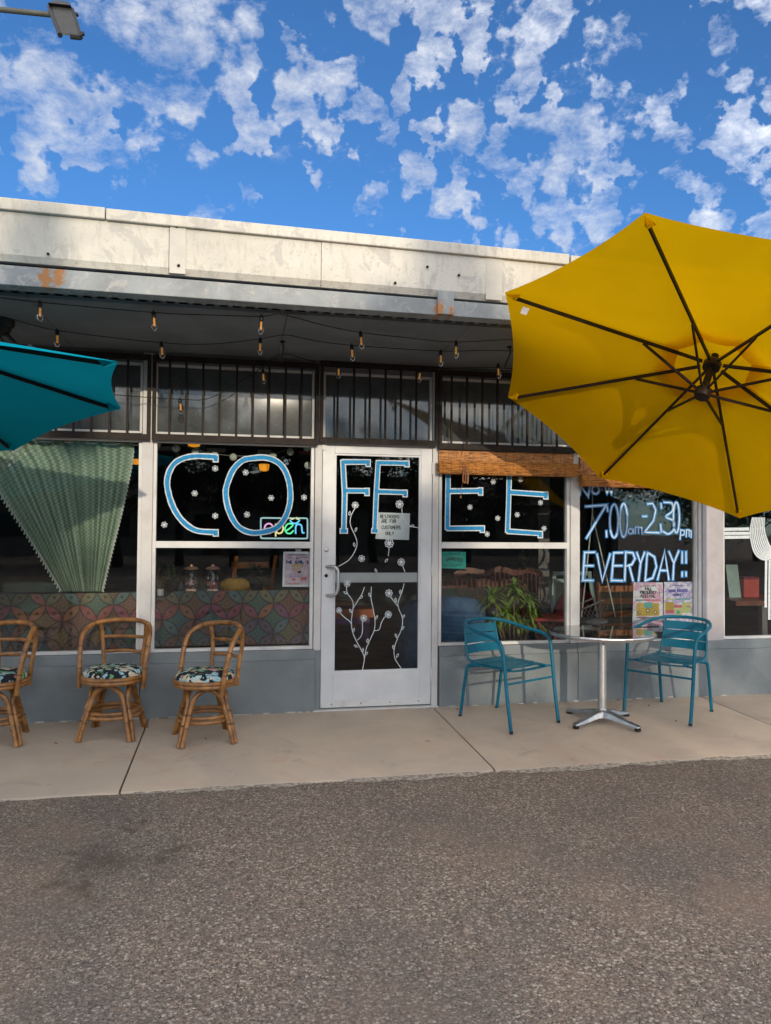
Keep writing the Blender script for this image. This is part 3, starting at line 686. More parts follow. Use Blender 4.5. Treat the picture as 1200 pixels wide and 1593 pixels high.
hp = [WP(508, 881.5), WP(518, 881), WP(524, 886), WP(524.5, 900), WP(524, 918), WP(518, 925), WP(508, 926)]
hy = [-.006, -.05, -.062, -.064, -.062, -.05, -.006]
b = MB(); b.tube(spline([(p.x+.0, y, p.z) for p, y in zip(hp, hy)], 5), .0125, 10); part('handle', 'chrome', b, door, smooth=True)
for (px, py, rr, mt) in ((508, 855.5, .017, 'chrome'), (507.5, 895.5, .014, 'bar')):
    q = WP(px, py); b = MB(); b.lathe([(rr, 0), (rr, .006), (rr*.7, .010), (rr*.3, .010)], 14, (q.x, -.006, q.z), Matrix.Rotation(R(90), 3, 'X')); part('lock', mt, b, door, smooth=True)
for zz in (.25, 1.1, 1.95):
    b = MB(); b.lathe([(.009, -.05), (.009, .05)], 10, (dx1+.004, -.014, zz)); part('hinge', 'alu', b, door, smooth=True)
b = MB(); b.bx(X0(499.5), X0(506), -.024, -.0165, WP(502, 700).z, WP(502, 689).z); part('strike_cover', 'alu', b, door)
# ================================================================== paint on the glass
PY = GY-.002        # just outside the pane
def ellipse(cx, cy, rx, ry, n=22, a0=0, a1=360): return [(cx+rx*math.cos(R(a0+(a1-a0)*i/n)), cy+ry*math.sin(R(a0+(a1-a0)*i/n))) for i in range(n if a1-a0 == 360 else n+1)]
def to3(z, pts, y): return [WP(*z(*p), y) for p in pts]
jit = random.Random(5)
def letter(parent, z, strokes, wo, wi, mo, mi, y=PY, name='painted_letter', scale=1.0):
    b = MB(); px = FPX/6.1
    for i, st in enumerate(strokes):
        closed = st[0] == 'O'; P = st[1] if closed else st
        for k, (wd, m) in enumerate(((wo, 0), (wi, 1))):
            if not wd: continue
            yy = y-.0004*(i+1)-(.003 if k else 0)
            pts = to3(z, P, yy)
            if len(pts) > 2 and (closed or len(P) > 6): pts = spline(pts, 4, closed)
            ws = [wd*(1+jit.uniform(-.07, .07)) for _ in pts]
            if not closed and k == 0:      # white outline reaches past the fill
                d = (pts[0]-pts[1]).normalized(); pts[0] = pts[0]+d*(wo-wi)*.5; d = (pts[-1]-pts[-2]).normalized(); pts[-1] = pts[-1]+d*(wo-wi)*.5
            b.strip(pts, ws, closed, m)
    return b.build(name, [mo, mi], parent)
def U(z_px): return z_px/FPX*6.12
z5 = ZM(220, 660, 4.0); z6 = ZM(480, 670, 3.54); z7 = ZM(660, 670, 4.552); z8 = ZM(870, 700, 3.636)
Wo, Wi = U(9.2), U(5.6)
letter(win_co, z5, [[(468,203),(400,199),(330,198),(260,212),(205,245),(172,300),(160,365),(172,440),(200,520),(245,590),(300,640),(360,665),(467,672)], [(463,196),(463,230)], [(463,660),(463,692)]], Wo, Wi, 'paintw', 'paintb')
letter(win_co, z5, [('O', [(700,210),(630,225),(570,285),(535,370),(525,430),(540,520),(575,600),(620,650),(690,675),(770,668),(840,645),(890,590),(918,520),(928,450),(920,360),(890,280),(840,230),(770,207)])], Wo, Wi*1.1, 'paintw', 'paintb')
letter(door, z6, [[(190,165),(200,350),(195,553)], [(190,172),(330,172)], [(329,163),(329,194)], [(200,330),(325,331)], [(323,320),(323,354)], [(178,552),(212,552)]], Wo*.95, Wi*.95, 'paintw', 'paintb', .018)
letter(door, z6, [[(385,168),(374,350),(366,553)], [(385,176),(545,179)], [(543,169),(543,196)], [(382,335),(532,340)], [(533,330),(533,361)], [(352,551),(382,552)]], Wo*.95, Wi*.95, 'paintw', 'paintb', .018)
letter(win_ee, z7, [[(172,180),(170,400),(165,696)], [(170,186),(395,190)], [(180,428),(402,425)], [(401,408),(401,452)], [(165,692),(414,690)], [(413,678),(413,716)]], Wo, Wi, 'paintw', 'paintb')
letter(win_ee, z7, [[(606,200),(600,480),(592,716)], [(606,206),(850,215)], [(606,435),(866,453)], [(863,438),(863,480)], [(592,712),(826,728)], [(824,716),(824,754)]], Wo, Wi, 'paintw', 'paintb')
S8 = dict(wo=U(5.6), wi=U(1.8), mo='paintlb', mi='paintw')
hours = [
 [[(118,255),(124,205),(165,262),(174,212)]], [('O', ellipse(207,226,20,22,12))], [[(262,212),(272,243),(284,216),(296,243),(308,212)]],
 [[(150,320),(268,311),(155,500)]], [[(272,318),(276,348)], [(268,458),(270,492)]], [('O', ellipse(312,402,24,94,16))], [('O', ellipse(366,398,21,94,16))],
 [('O', ellipse(405,460,13,14,10)), [(420,444),(423,474)]], [[(432,474),(433,436),(450,436),(450,472)], [(450,438),(468,440),(470,476)]],
 [[(472,376),(498,375)]], [[(500,306),(530,302),(548,340),(535,400),(484,466),(568,468)]], [[(577,302),(579,330)], [(575,420),(579,466)]],
 [[(593,296),(640,302),(642,345),(605,378),(648,402),(648,452),(618,475),(588,460)]], [('O', ellipse(664,382,17,86,16))],
 [[(685,507),(689,452),(710,456),(708,480),(690,482)]], [[(720,492),(722,452),(736,452),(737,490)], [(737,456),(749,458),(748,497)]],
 [[(205,578),(145,580),(135,737),(195,739)], [(140,655),(195,655)]], [[(215,588),(245,742),(290,588)]], [[(362,580),(310,582),(297,738),(365,740)], [(304,655),(358,655)]],
 [[(372,742),(378,578),(418,582),(430,615),(412,648),(378,658)], [(398,656),(420,742)]], [[(440,580),(462,640),(485,578)], [(462,640),(450,742)]],
 [[(500,580),(488,740),(530,725),(552,660),(540,605),(500,580)]], [[(558,735),(598,572),(622,735)], [(572,682),(612,682)]], [[(622,575),(650,640),(678,570)], [(650,640),(645,735)]],
 [[(697,575),(697,640)], [(697,690),(697,716)]], [[(719,575),(719,640)], [(719,690),(719,714)]]]
for i, st in enumerate(hours):
    k = .72 if i in (7, 8, 14, 15) else 1
    letter(win_hours, z8, st, S8['wo']*k, S8['wi']*k, 'paintlb', 'paintw')
# white mug picture on the last window
zR = ZM(1120, 800, 7.9625)
for (xa, xb, y) in ((70, 350, 185), (18, 356, 237), (80, 356, 284)):
    letter(win_mug, zR, [[(xa, y+2), ((xa+xb)/2, y), (xb, y-2)]], U(5.4), 0, 'paintw', 'paintw', name='painted_bar')
outr = [(400,40),(372,200),(385,350),(430,490),(520,565),(620,560),(720,480),(800,350),(840,200),(830,40)]; innr = [(565,40),(560,150),(575,240),(600,320),(628,385),(655,390),(680,330),(700,240),(705,150),(695,40)]
b = MB(); lanes = 9
for i in range(lanes):
    P = [((o_[0]*(1-f_)+n_[0]*f_), (o_[1]*(1-f_)+n_[1]*f_)) for (o_, n_) in zip(outr, innr) for f_ in [(i+.5)/lanes]]
    ws = [U(math.hypot(o_[0]-n_[0], o_[1]-n_[1])/lanes/7.96*(1.0 if i in (0, lanes-1) else .94)) for o_, n_ in zip(outr, innr)]
    pts = spline(to3(zR, P, PY-.0004*i), 4); ws = [ws[min(len(ws)-1, k//4)] for k in range(len(pts))]
    b.strip(pts, ws, False, 0)
b.build('painted_cup', ['paintw'], win_mug)
for (x, y1) in ((578, 1138), (622, 1290), (690, 1200)):
    letter(win_mug, zR, [[(x, 578), (x-4, 850), (x-6, y1)]], U(4.8), 0, 'paintw', 'paintw', name='painted_bar')
# little painted flowers
def flower(parent, q, r, y, petals=7):
    b = MB(); a0 = jit.uniform(0, 6)
    for k in range(petals):
        a = a0+2*math.pi*k/petals; c = Vector((q.x+math.cos(a)*r*.62, y-.0003*(k%3), q.z+math.sin(a)*r*.62))
        n = 8; ang = a
        P = [c+Vector((math.cos(ang)*r*.40*math.cos(t)-math.sin(ang)*r*.26*math.sin(t), 0, math.sin(ang)*r*.40*math.cos(t)+math.cos(ang)*r*.26*math.sin(t))) for t in [2*math.pi*i/n for i in range(n)]]
        b.strip(P, r*.16, True)
    b.poly([(q.x+r*.28*math.cos(t), y-.0012, q.z+r*.28*math.sin(t)) for t in [2*math.pi*i/8 for i in range(8)]])
    b.build('painted_flower', 'paintw', parent)
for (x, y) in ((460,275),(332,430),(650,300),(808,458),(1013,455),(460,570),(658,562),(143,625)): flower(win_co, WP(*z5(x, y), PY), .023, PY-.001, 6)
for (x, y) in ((490,362),(325,542),(447,732),(683,345),(825,510),(660,595),(522,620),(850,692)): flower(win_ee, WP(*z7(x, y), PY), .022, PY-.001, 6)
zD = ZM(520, 850, 7.965)
for (x, y, r) in ((258,410,.030),(502,405,.036),(445,620,.042)): flower(door, WP(*z6(x, y), .02), r*.88, .0195, 8)
for (x, y, r) in ((340,150,.030),(832,195,.034),(162,462,.030),(680,580,.034),(60,792,.026),(368,890,.030),(672,845,.032)): flower(door, WP(*zD(x, y), .02), r*.88, .0195, 8)
vines = [(z6, [(256,428),(235,470),(232,520),(265,600),(262,650),(225,710),(165,748)]), (z6, [(515,428),(520,470),(550,520),(606,535)]), (z6, [(445,648),(440,690)]),
 (zD, [(152,500),(165,580),(220,660),(238,740),(222,850),(215,960),(232,1070),(280,1180),(350,1310),(375,1390),(352,1535)]),
 (zD, [(376,505),(345,590),(290,680),(245,755)]), (zD, [(78,830),(140,890),(190,925),(212,960)]), (zD, [(352,930),(352,1050),(330,1120),(285,1165)]),
 (zD, [(462,500),(458,640),(485,780),(505,900),(500,1030),(440,1170),(395,1280),(378,1390)]), (zD, [(625,875),(585,950),(560,1030),(500,1045)]),
 (zD, [(870,460),(835,580),(795,690),(800,770),(845,880),(840,1010),(775,1170),(745,1270),(755,1390),(840,1525)]), (zD, [(700,625),(750,690),(790,740)]), (zD, [(850,240),(880,320)])]
for z, P in vines:
    b = MB(); b.strip(spline(to3(z, P, .0195), 5), U(1.1)); b.build('painted_vine', 'paintw', door)
for z, x, y, a in ((z6,227,455,80),(z6,262,545,70),(z6,253,628,100),(z6,430,715,50),(z6,572,524,20),(zD,140,575,150),(zD,335,630,40),(zD,205,800,120),(zD,240,1040,60),(zD,270,1235,150),(zD,415,1170,80),
                   (zD,525,880,60),(zD,440,600,110),(zD,860,870,60),(zD,850,1015,50),(zD,770,1110,110),(zD,735,1250,100),(zD,785,1355,60),(zD,820,565,90),(zD,400,1330,50),(zD,355,1290,80),(zD,765,665,110),(zD,520,300,120)):
    q = WP(*z(x, y), .0192); L = .030; a = R(a); b = MB()
    P = [q+Vector((math.cos(a)*L*t-math.sin(a)*wv_, 0, math.sin(a)*L*t+math.cos(a)*wv_)) for t, wv_ in ((-.55,0),(-.25,.006),(.1,.008),(.55,0),(.1,-.007),(-.25,-.005))]
    b.strip(P, U(.95), True); b.build('painted_leaf', 'paintw', door)

# ================================================================== film, curtain
def film(pts, label):
    b = MB(); P = [WP(x, y, GY+.009) for x, y in pts]; n = len(P)
    b.add(P+[p+Vector((0, .0012, 0)) for p in P], [tuple(range(n)), tuple(reversed(range(n, 2*n)))]+[(i, n+i, n+(i+1)%n, (i+1)%n) for i in range(n)])
    tag(b.build('patterned_window_film', 'film'), label, 'window film')
film([(-260, 1024), (-260, 930), (219, 921.5), (219.5, 1008)][::1], 'mandala patterned film along the bottom of the curtained window')
film([(238, 1006), (238.5, 947), (270, 920), (478, 918), (487, 926), (487, 1000.5)], 'mandala patterned film with cut corners under the blue C and O')
ct = thing('lace_curtain', 'sheer green lace curtain gathered at the bottom with tassel trim', 'curtain')
b = MB(); NU, NV = 120, 70; uv = []; CY = .13
lft = [(690,-60),(720,-28),(760,-4),(800,22),(840,48),(880,72),(920,96)]; rgt = [(690,208.5),(720,205),(760,197),(800,188),(840,178),(880,168),(920,159)]
def ipl(tb, y):
    for (a, xa), (c, xc) in zip(tb[:-1], tb[1:]):
        if a <= y <= c: return xa+(xc-xa)*(y-a)/(c-a)
    return tb[-1][1]
for j in range(NV+1):
    v = j/NV; y = 690+230*v
    for i in range(NU+1):
        u = i/NU; x = ipl(lft, y)*(1-u)+ipl(rgt, y)*u
        yy = 684+ (x-90)*.045 if j == 0 else y
        fold = (.018+.012*v)*math.sin(u*44+.9*math.sin(u*9)+v*.6)+.010*math.sin(u*91+2)
        b.v.append(tuple(WP(x, yy, CY+fold))); uv.append((u, v))
for j in range(NV):
    for i in range(NU): b.f.append((j*(NU+1)+i, (j+1)*(NU+1)+i, (j+1)*(NU+1)+i+1, j*(NU+1)+i+1)); b.mi.append(0)
b.uv = uv; b.build('drape', 'lace', ct, smooth=True, ang=180)
b = MB(); b.tube([WP(-400, 668, CY), WP(218, 692.5, CY)], .006, 8); b.build('curtain_rod', 'white', ct)
for side, tb in ((-1, lft), (1, rgt)):
    b = MB(); P = [WP(ipl(tb, y), y, CY-.005) for y in range(692, 921, 3)]; b.tube(P, .004, 5)
    for y in range(700, 918, 6):
        q = WP(ipl(tb, y)+side*1.0, y, CY-.006); b.lathe([(.002, 0), (.0035, -.010), (.003, -.012), (.0075, -.026), (.001, -.027)], 6, q)
    o = b.build('tassel_fringe', 'lantern', ct); tag(o, kind='stuff')

# ================================================================== signs and posters taped to the glass
FONT = {'A':[[(0,0),(2,6),(4,0)],[(.8,2.2),(3.2,2.2)]],'B':[[(0,0),(0,6),(3,6),(3.4,4.6),(2.6,3.2),(0,3.2)],[(2.6,3.2),(4,1.6),(3,0),(0,0)]],'C':[[(4,5.2),(2.4,6),(.6,5),(0,3),(.6,1),(2.4,0),(4,.8)]],'D':[[(0,0),(0,6),(2.4,6),(4,4.2),(4,1.8),(2.4,0),(0,0)]],
 'E':[[(4,6),(0,6),(0,0),(4,0)],[(0,3.1),(3,3.1)]],'F':[[(4,6),(0,6),(0,0)],[(0,3.1),(3,3.1)]],'G':[[(4,5.2),(2.4,6),(.5,5),(0,3),(.5,1),(2.4,0),(4,.8),(4,2.8),(2.4,2.8)]],'H':[[(0,0),(0,6)],[(4,0),(4,6)],[(0,3.1),(4,3.1)]],'I':[[(2,0),(2,6)]],
 'K':[[(0,0),(0,6)],[(4,6),(0,2.6)],[(1.4,3.6),(4,0)]],'L':[[(0,6),(0,0),(3.8,0)]],'M':[[(0,0),(.3,6),(2,2.4),(3.7,6),(4,0)]],'N':[[(0,0),(0,6),(4,0),(4,6)]],'O':[[(2,6),(.4,5),(0,3),(.4,1),(2,0),(3.6,1),(4,3),(3.6,5),(2,6)]],'P':[[(0,0),(0,6),(3,6),(4,4.6),(3,3),(0,3)]],
 'Q':[[(2,6),(.4,5),(0,3),(.4,1),(2,0),(3.6,1),(4,3),(3.6,5),(2,6)],[(2.6,1.4),(4.2,-.4)]],'R':[[(0,0),(0,6),(3,6),(4,4.6),(3,3.1),(0,3.1)],[(1.8,3.1),(4,0)]],'S':[[(3.8,5.2),(2,6),(.3,5),(.8,3.5),(3.2,2.6),(3.8,1.1),(2,0),(.2,.8)]],'T':[[(0,6),(4,6)],[(2,6),(2,0)]],
 'U':[[(0,6),(.2,1.2),(2,0),(3.8,1.2),(4,6)]],'V':[[(0,6),(2,0),(4,6)]],'Y':[[(0,6),(2,3),(4,6)],[(2,3),(2,0)]],"'":[[(2,6),(2,4.6)]],'!':[[(2,6),(2,1.8)],[(2,.6),(2,0)]]}
def text(s, cx, z0, h, wd, y, asp=.8, arc=0, jt=0):
    b = MB(); cw = h*asp*.72; gap = cw*.34; tot = len(s)*cw+(len(s)-1)*gap; x = cx-tot/2; i = 0
    for ch in s:
        dz = -arc*((x+cw/2-cx)/(tot/2))**2+jit.uniform(-jt, jt)
        for st in FONT.get(ch, []):
            i += 1
            b.strip([(x+px/4*cw+jit.uniform(-jt, jt), y-.00012*(i % 3), z0+dz+pz/6*h) for px, pz in st], wd)
        x += cw+gap
    return b
def sheet(name, px4, y, mat, label, cat='poster', th=.0012):
    P = [WP(x, yy, y) for x, yy in px4]; b = MB(); Q = [p+Vector((0, th, 0)) for p in P]
    b.add(P+Q, [(0,1,2,3),(7,6,5,4),(0,4,5,1),(1,5,6,2),(2,6,7,3),(3,7,4,0)]); return tag(b.build(name, mat), label, cat)
def rect(parent, name, mat, px0, py0, px1, py1, y):
    a, c = WP(px0, py0, y), WP(px1, py1, y); b = MB(); b.bx(a.x, c.x, y, y+.0006, c.z, a.z); return b.build(name, mat, parent)
YI = GY+.010
# restroom notice on the door
zq = ZM(580, 790, 18.46)
s = sheet('paper_notice', [zq(80,890), zq(1045,925), zq(1075,160), zq(160,130)], .031, 'paper', 'white handwritten restroom notice taped inside the glass door', 'notice')
for t_, cy_, cx_ in (('RESTROOMS', 300, 490), ('ARE FOR', 430, 460), ('CUSTOMERS', 610, 530), ('ONLY', 780, 490)):
    q = WP(*zq(cx_, cy_), .0305); text(t_, q.x, q.z, U(95/18.46), U(.95), .0304, .70, 0, .0006).build('handwriting', 'ink', s)
# green approval card
zq = ZM(680, 850, 21.82)
s = sheet('approval_card', [zq(155,745), zq(980,765), zq(985,185), zq(165,178)], YI, 'green_card', 'small green approval card stuck inside the window corner', 'card')
q = WP(*zq(585, 490), YI-.001); text('APPROVED', q.x, q.z, U(5.0), U(.9), YI-.001, .74, U(2.0)).build('lettering', 'ink', s)
for (ya, yb, xa, xb) in ((228,238,370,790),(268,274,240,915),(600,608,210,920),(645,655,240,860),(690,698,240,700)): rect(s, 'printed_line', 'ink', *zq(xa, ya), *zq(xb, yb), YI-.0009)
# poster under the C O window
zq = ZM(435, 850, 21.82)
s = sheet('event_poster', [zq(95,1372), zq(1065,1372), zq(1070,180), zq(135,180)], YI, 'paper', 'pink bordered event poster beside the cafe door reading THE GIRL\'S', 'poster')
rect(s, 'print_field', 'paper_pink', *zq(190, 240), *zq(995, 1300), YI-.0008)
q = WP(*zq(600, 580), YI-.002); text("THE GIRL'S", q.x, q.z, U(3.9), U(1.5), YI-.0018, .95).build('lettering', 'navy', s)
q = WP(*zq(600, 700), YI-.002); text('OPEN', q.x, q.z, U(4.2), U(1.2), YI-.0018, 1.05).build('lettering', 'gold', s)
q = WP(*zq(590, 820), YI-.002); text('MIC', q.x, q.z, U(4.4), U(1.2), YI-.0018, 1.1).build('lettering', 'gold', s)
for (xa, ya, xb, yb, mt) in ((280,275,915,300,'ink'),(300,355,440,380,'violet'),(260,420,480,435,'violet'),(690,355,915,380,'violet'),(410,962,810,980,'violet'),(330,1025,720,1042,'violet'),(220,830,410,950,'paper_lilac'),(720,1040,920,1160,'salmon'),(430,1090,540,1160,'salmon'),(300,1260,700,1285,'salmon'),(620,840,730,910,'ink'),(590,330,606,480,'ink'),(525,396,675,412,'ink')):
    rect(s, 'printed_mark', mt, *zq(xa, ya), *zq(xb, yb), YI-.0016)
b = MB(); p0, p1 = WP(*zq(545, 170), YI), WP(*zq(740, 90), YI); b.bx(p0.x, p1.x, YI-.0004, YI+.0004, p0.z, p1.z); b.build('tape', 'lantern', s)
# two festival posters in the hours window
zq = ZM(980, 900, 11.43)
s = sheet('festival_poster', [zq(45,940), zq(585,950), zq(592,70), zq(72,65)], YI, 'paper_pink_patch', 'pink and white festival poster with an orange boombox', 'poster')
for t_, cx_, cy_, h_ in (('FALL', 335, 205, 4.4), ('FREQUENCY', 332, 272, 4.6), ('FESTIVAL', 330, 340, 4.6)):
    q = WP(*zq(cx_, cy_), YI-.002); text(t_, q.x, q.z, U(h_), U(1.25), YI-.0022, .78).build('lettering', 'ink', s)
for (xa, ya, xb, yb, mt) in ((105,372,245,400,'seaglass'),(262,372,370,398,'salmon'),(385,372,545,398,'salmon'),(120,690,500,697,'pencil'),(190,712,290,720,'pencil'),(350,712,490,720,'pencil'),(110,855,525,872,'ink'),(190,130,460,138,'ink'),(526,215,534,300,'ink'),(490,253,575,260,'ink')):
    rect(s, 'printed_mark', mt, *zq(xa, ya), *zq(xb, yb), YI-.0012)
rect(s, 'boombox', 'gold', *zq(120, 440), *zq(525, 660), YI-.0012); rect(s, 'boombox_screen', 'seaglass', *zq(262, 425), *zq(400, 520), YI-.0022)
for (cx_, cy_, r_) in ((180, 600, 30), (458, 600, 30), (183, 510, 18), (460, 510, 18), (322, 570, 36)):
    q = WP(*zq(cx_, cy_), YI-.0022); b = MB(); rr = U(r_/11.43)
    b.poly([(q.x+rr*math.cos(a), YI-.0022, q.z+rr*math.sin(a)) for a in [2*math.pi*i/14 for i in range(14)]])
    b.poly([(q.x+rr*.55*math.cos(a), YI-.0026, q.z+rr*.55*math.sin(a)) for a in [2*math.pi*i/14 for i in range(14)]], 1); b.build('boombox_speaker', ['ink', 'paper'], s)
s = sheet('market_poster', [zq(600,905), zq(1130,925), zq(1118,58), zq(612,62)], YI, 'paper_lilac', 'lilac and green market poster beside the boombox poster', 'poster')
q = WP(*zq(865, 312), YI-.002); text('MARKET', q.x, q.z, U(4.2), U(1.4), YI-.0022, .85).build('lettering', 'violet', s)
for (xa, ya, xb, yb, mt) in ((690,195,820,245,'violet'),(838,190,1035,242,'violet'),(640,355,790,378,'sage'),(805,355,910,378,'seaglass'),(925,355,1080,378,'seaglass'),(630,420,790,600,'gold'),(930,430,1085,610,'sage'),(800,530,930,660,'sage'),(640,560,790,620,'salmon'),(790,470,930,520,'salmon'),(1010,490,1080,510,'salmon'),(655,810,1060,860,'sage'),(750,118,980,126,'ink'),(690,700,1040,708,'pencil')):
    rect(s, 'printed_mark', mt, *zq(xa, ya), *zq(xb, yb), YI-.0012-(.0008 if mt == 'salmon' else 0))
q = WP(*zq(865, 600), YI-.003); b = MB(); rr = U(3.2); b.poly([(q.x+rr*math.cos(a), YI-.003, q.z+rr*math.sin(a)) for a in [2*math.pi*i/14 for i in range(14)]]); b.build('printed_emblem', 'seaglass', s)

# neon sign
zn = ZM(400, 795, 13.333); YN = .12
ns = thing('neon_open_sign', 'rounded neon open sign glowing in pink, yellow, green and blue', 'neon sign')
def ntube(P, mt, nm='neon_letter', closed=False):
    pts = to3(zn, P, YN); pts = spline(pts, 4, closed) if len(pts) > 2 else pts
    b = MB(); b.tube(pts, .0062, 8, closed); b.build(nm, mt, ns, smooth=True)
ntube([(110,145),(300,145),(560,148),(820,150),(1010,150),(1045,185),(1048,350),(1045,535),(1010,570),(700,570),(300,568),(110,565),(80,530),(80,350),(80,185)], 'neon_w', 'neon_border', True)
ntube(ellipse(245,360,88,100,16), 'neon_p', closed=True)
ntube([(388,262),(388,400),(388,530)], 'neon_y'); ntube([(392,330),(450,280),(520,290),(545,360),(515,440),(450,465),(395,420)], 'neon_y')
ntube([(610,410),(690,350),(745,290),(700,262),(640,268),(590,330),(585,400),(630,460),(700,462),(760,400)], 'neon_g')
ntube([(802,475),(802,350),(820,290),(870,275),(920,300),(935,400),(945,450),(985,455)], 'neon_b'); ntube([(685,190),(730,245),(790,258),(840,240),(885,190)], 'neon_b', 'neon_steam')
ntube([(685,140),(720,165),(770,150)], 'neon_y', 'neon_steam'); ntube([(810,130),(840,165),(885,155)], 'neon_y', 'neon_steam')
b = MB(); a, c = WP(*zn(40, 95), YN+.012), WP(*zn(1090, 585), YN+.012); b.bx(a.x, c.x, YN+.012, YN+.018, c.z, a.z); b.build('backing', 'jar', ns)
b = MB(); q0, q1 = WP(*zn(200, 100), YN+.012), WP(*zn(900, 100), YN+.012)
for q_ in (q0, q1): b.tube([q_, (q_.x, YN+.012, 2.74)], .0012, 4)
b.build('hanging_wire', 'wire', ns)

# ================================================================== bamboo blinds
def blind(xa, xb, zt_, zroll, rr, y, label, cordx=None):
    t = thing('bamboo_blind', label, 'blind')
    k = int((zt_-zroll)/.0055)
    rb = random.Random(2)
    b = MB()
    for i in range(k):
        z = zt_-(i+.5)*.0055; b.bx(xa+rb.uniform(0,.004), xb-rb.uniform(0,.004), y-.0025-rb.uniform(0,.0012), y+.001, z-.0025, z+.0025)
    tag(b.build('reed_sheet', 'bamboo', t), kind='stuff')
    b = MB(); n = 26; P = []
    for lay, r0 in ((0, rr), (1, rr*.80), (2, rr*.55)):
        for i in range(n):
            a = 2*math.pi*i/n+lay*.3; r1 = r0*(1+.03*rb.uniform(-1, 1)); c = (y-rr+math.cos(a)*r1*.82, zroll+math.sin(a)*r1)
            e = rb.uniform(-.006, .006)
            b.tube([(xa-.012+e, c[0], c[1]), ((xa+xb)/2, c[0]+rb.uniform(-.0015,.0015), c[1]-.004), (xb+.012+e, c[0], c[1])], rr*.125, 5)
    tag(b.build('reed_roll', 'bamboo', t, smooth=True), kind='stuff')
    for px_ in (.16, .84):
        x = xa+(xb-xa)*px_; b = MB(); b.tube([(x, -.097, 2.15), (x, -.097, 2.11), (x+.006, -.093, 2.10), (x+.004, y-.002, 2.075), (x, y-.004, 2.05)], .0025, 5); b.build('hook', 'wire', t)
    if cordx:
        rc = random.Random(4); z1 = zroll-rr
        for i in range(7):
            x = cordx+rc.uniform(-.012, .022); b = MB()
            b.tube(spline([(x-.02, y-rr*2-.006, zroll+.04), (x, y-rr*2-.010, zroll), (x+rc.uniform(-.01,.01), y-rr*2-.012, z1-.05), (x+.01, y-rr*2-.012, z1-.075-rc.uniform(0,.02)), (x+.018, y-rr*2-.010, z1-.04), (x+.01, y-rr*2-.010, zroll)], 5), .0022, 5); b.build('cord_loop', 'cord', t)
        b = MB(); zz = WP(721, 775, y).z; b.tube([(cordx, y-rr*2-.008, zroll), (cordx-.004, y-.03, zz+.02)], .0016, 5); b.lathe([(.003, .022), (.007, .012), (.008, 0), (.003, -.004)], 8, (cordx-.004, y-.03, zz)); b.build('pull_cord', 'cord', t)
YB = -.042
ba, bb = WP(682.5, 712, YB), WP(893, 720, YB)
blind(ba.x, bb.x, WP(790, 703.5, YB).z, WP(790, 730, YB).z, .050, YB, 'rolled orange bamboo blind hanging above the painted E E', WP(722, 740, YB-.1).x)
ba, bb = WP(902, 712, YB), WP(1078, 720, YB)
blind(ba.x, bb.x, 2.09, WP(930, 748, YB).z, .048, YB, 'bamboo blind half hidden by the yellow umbrella above the opening hours')
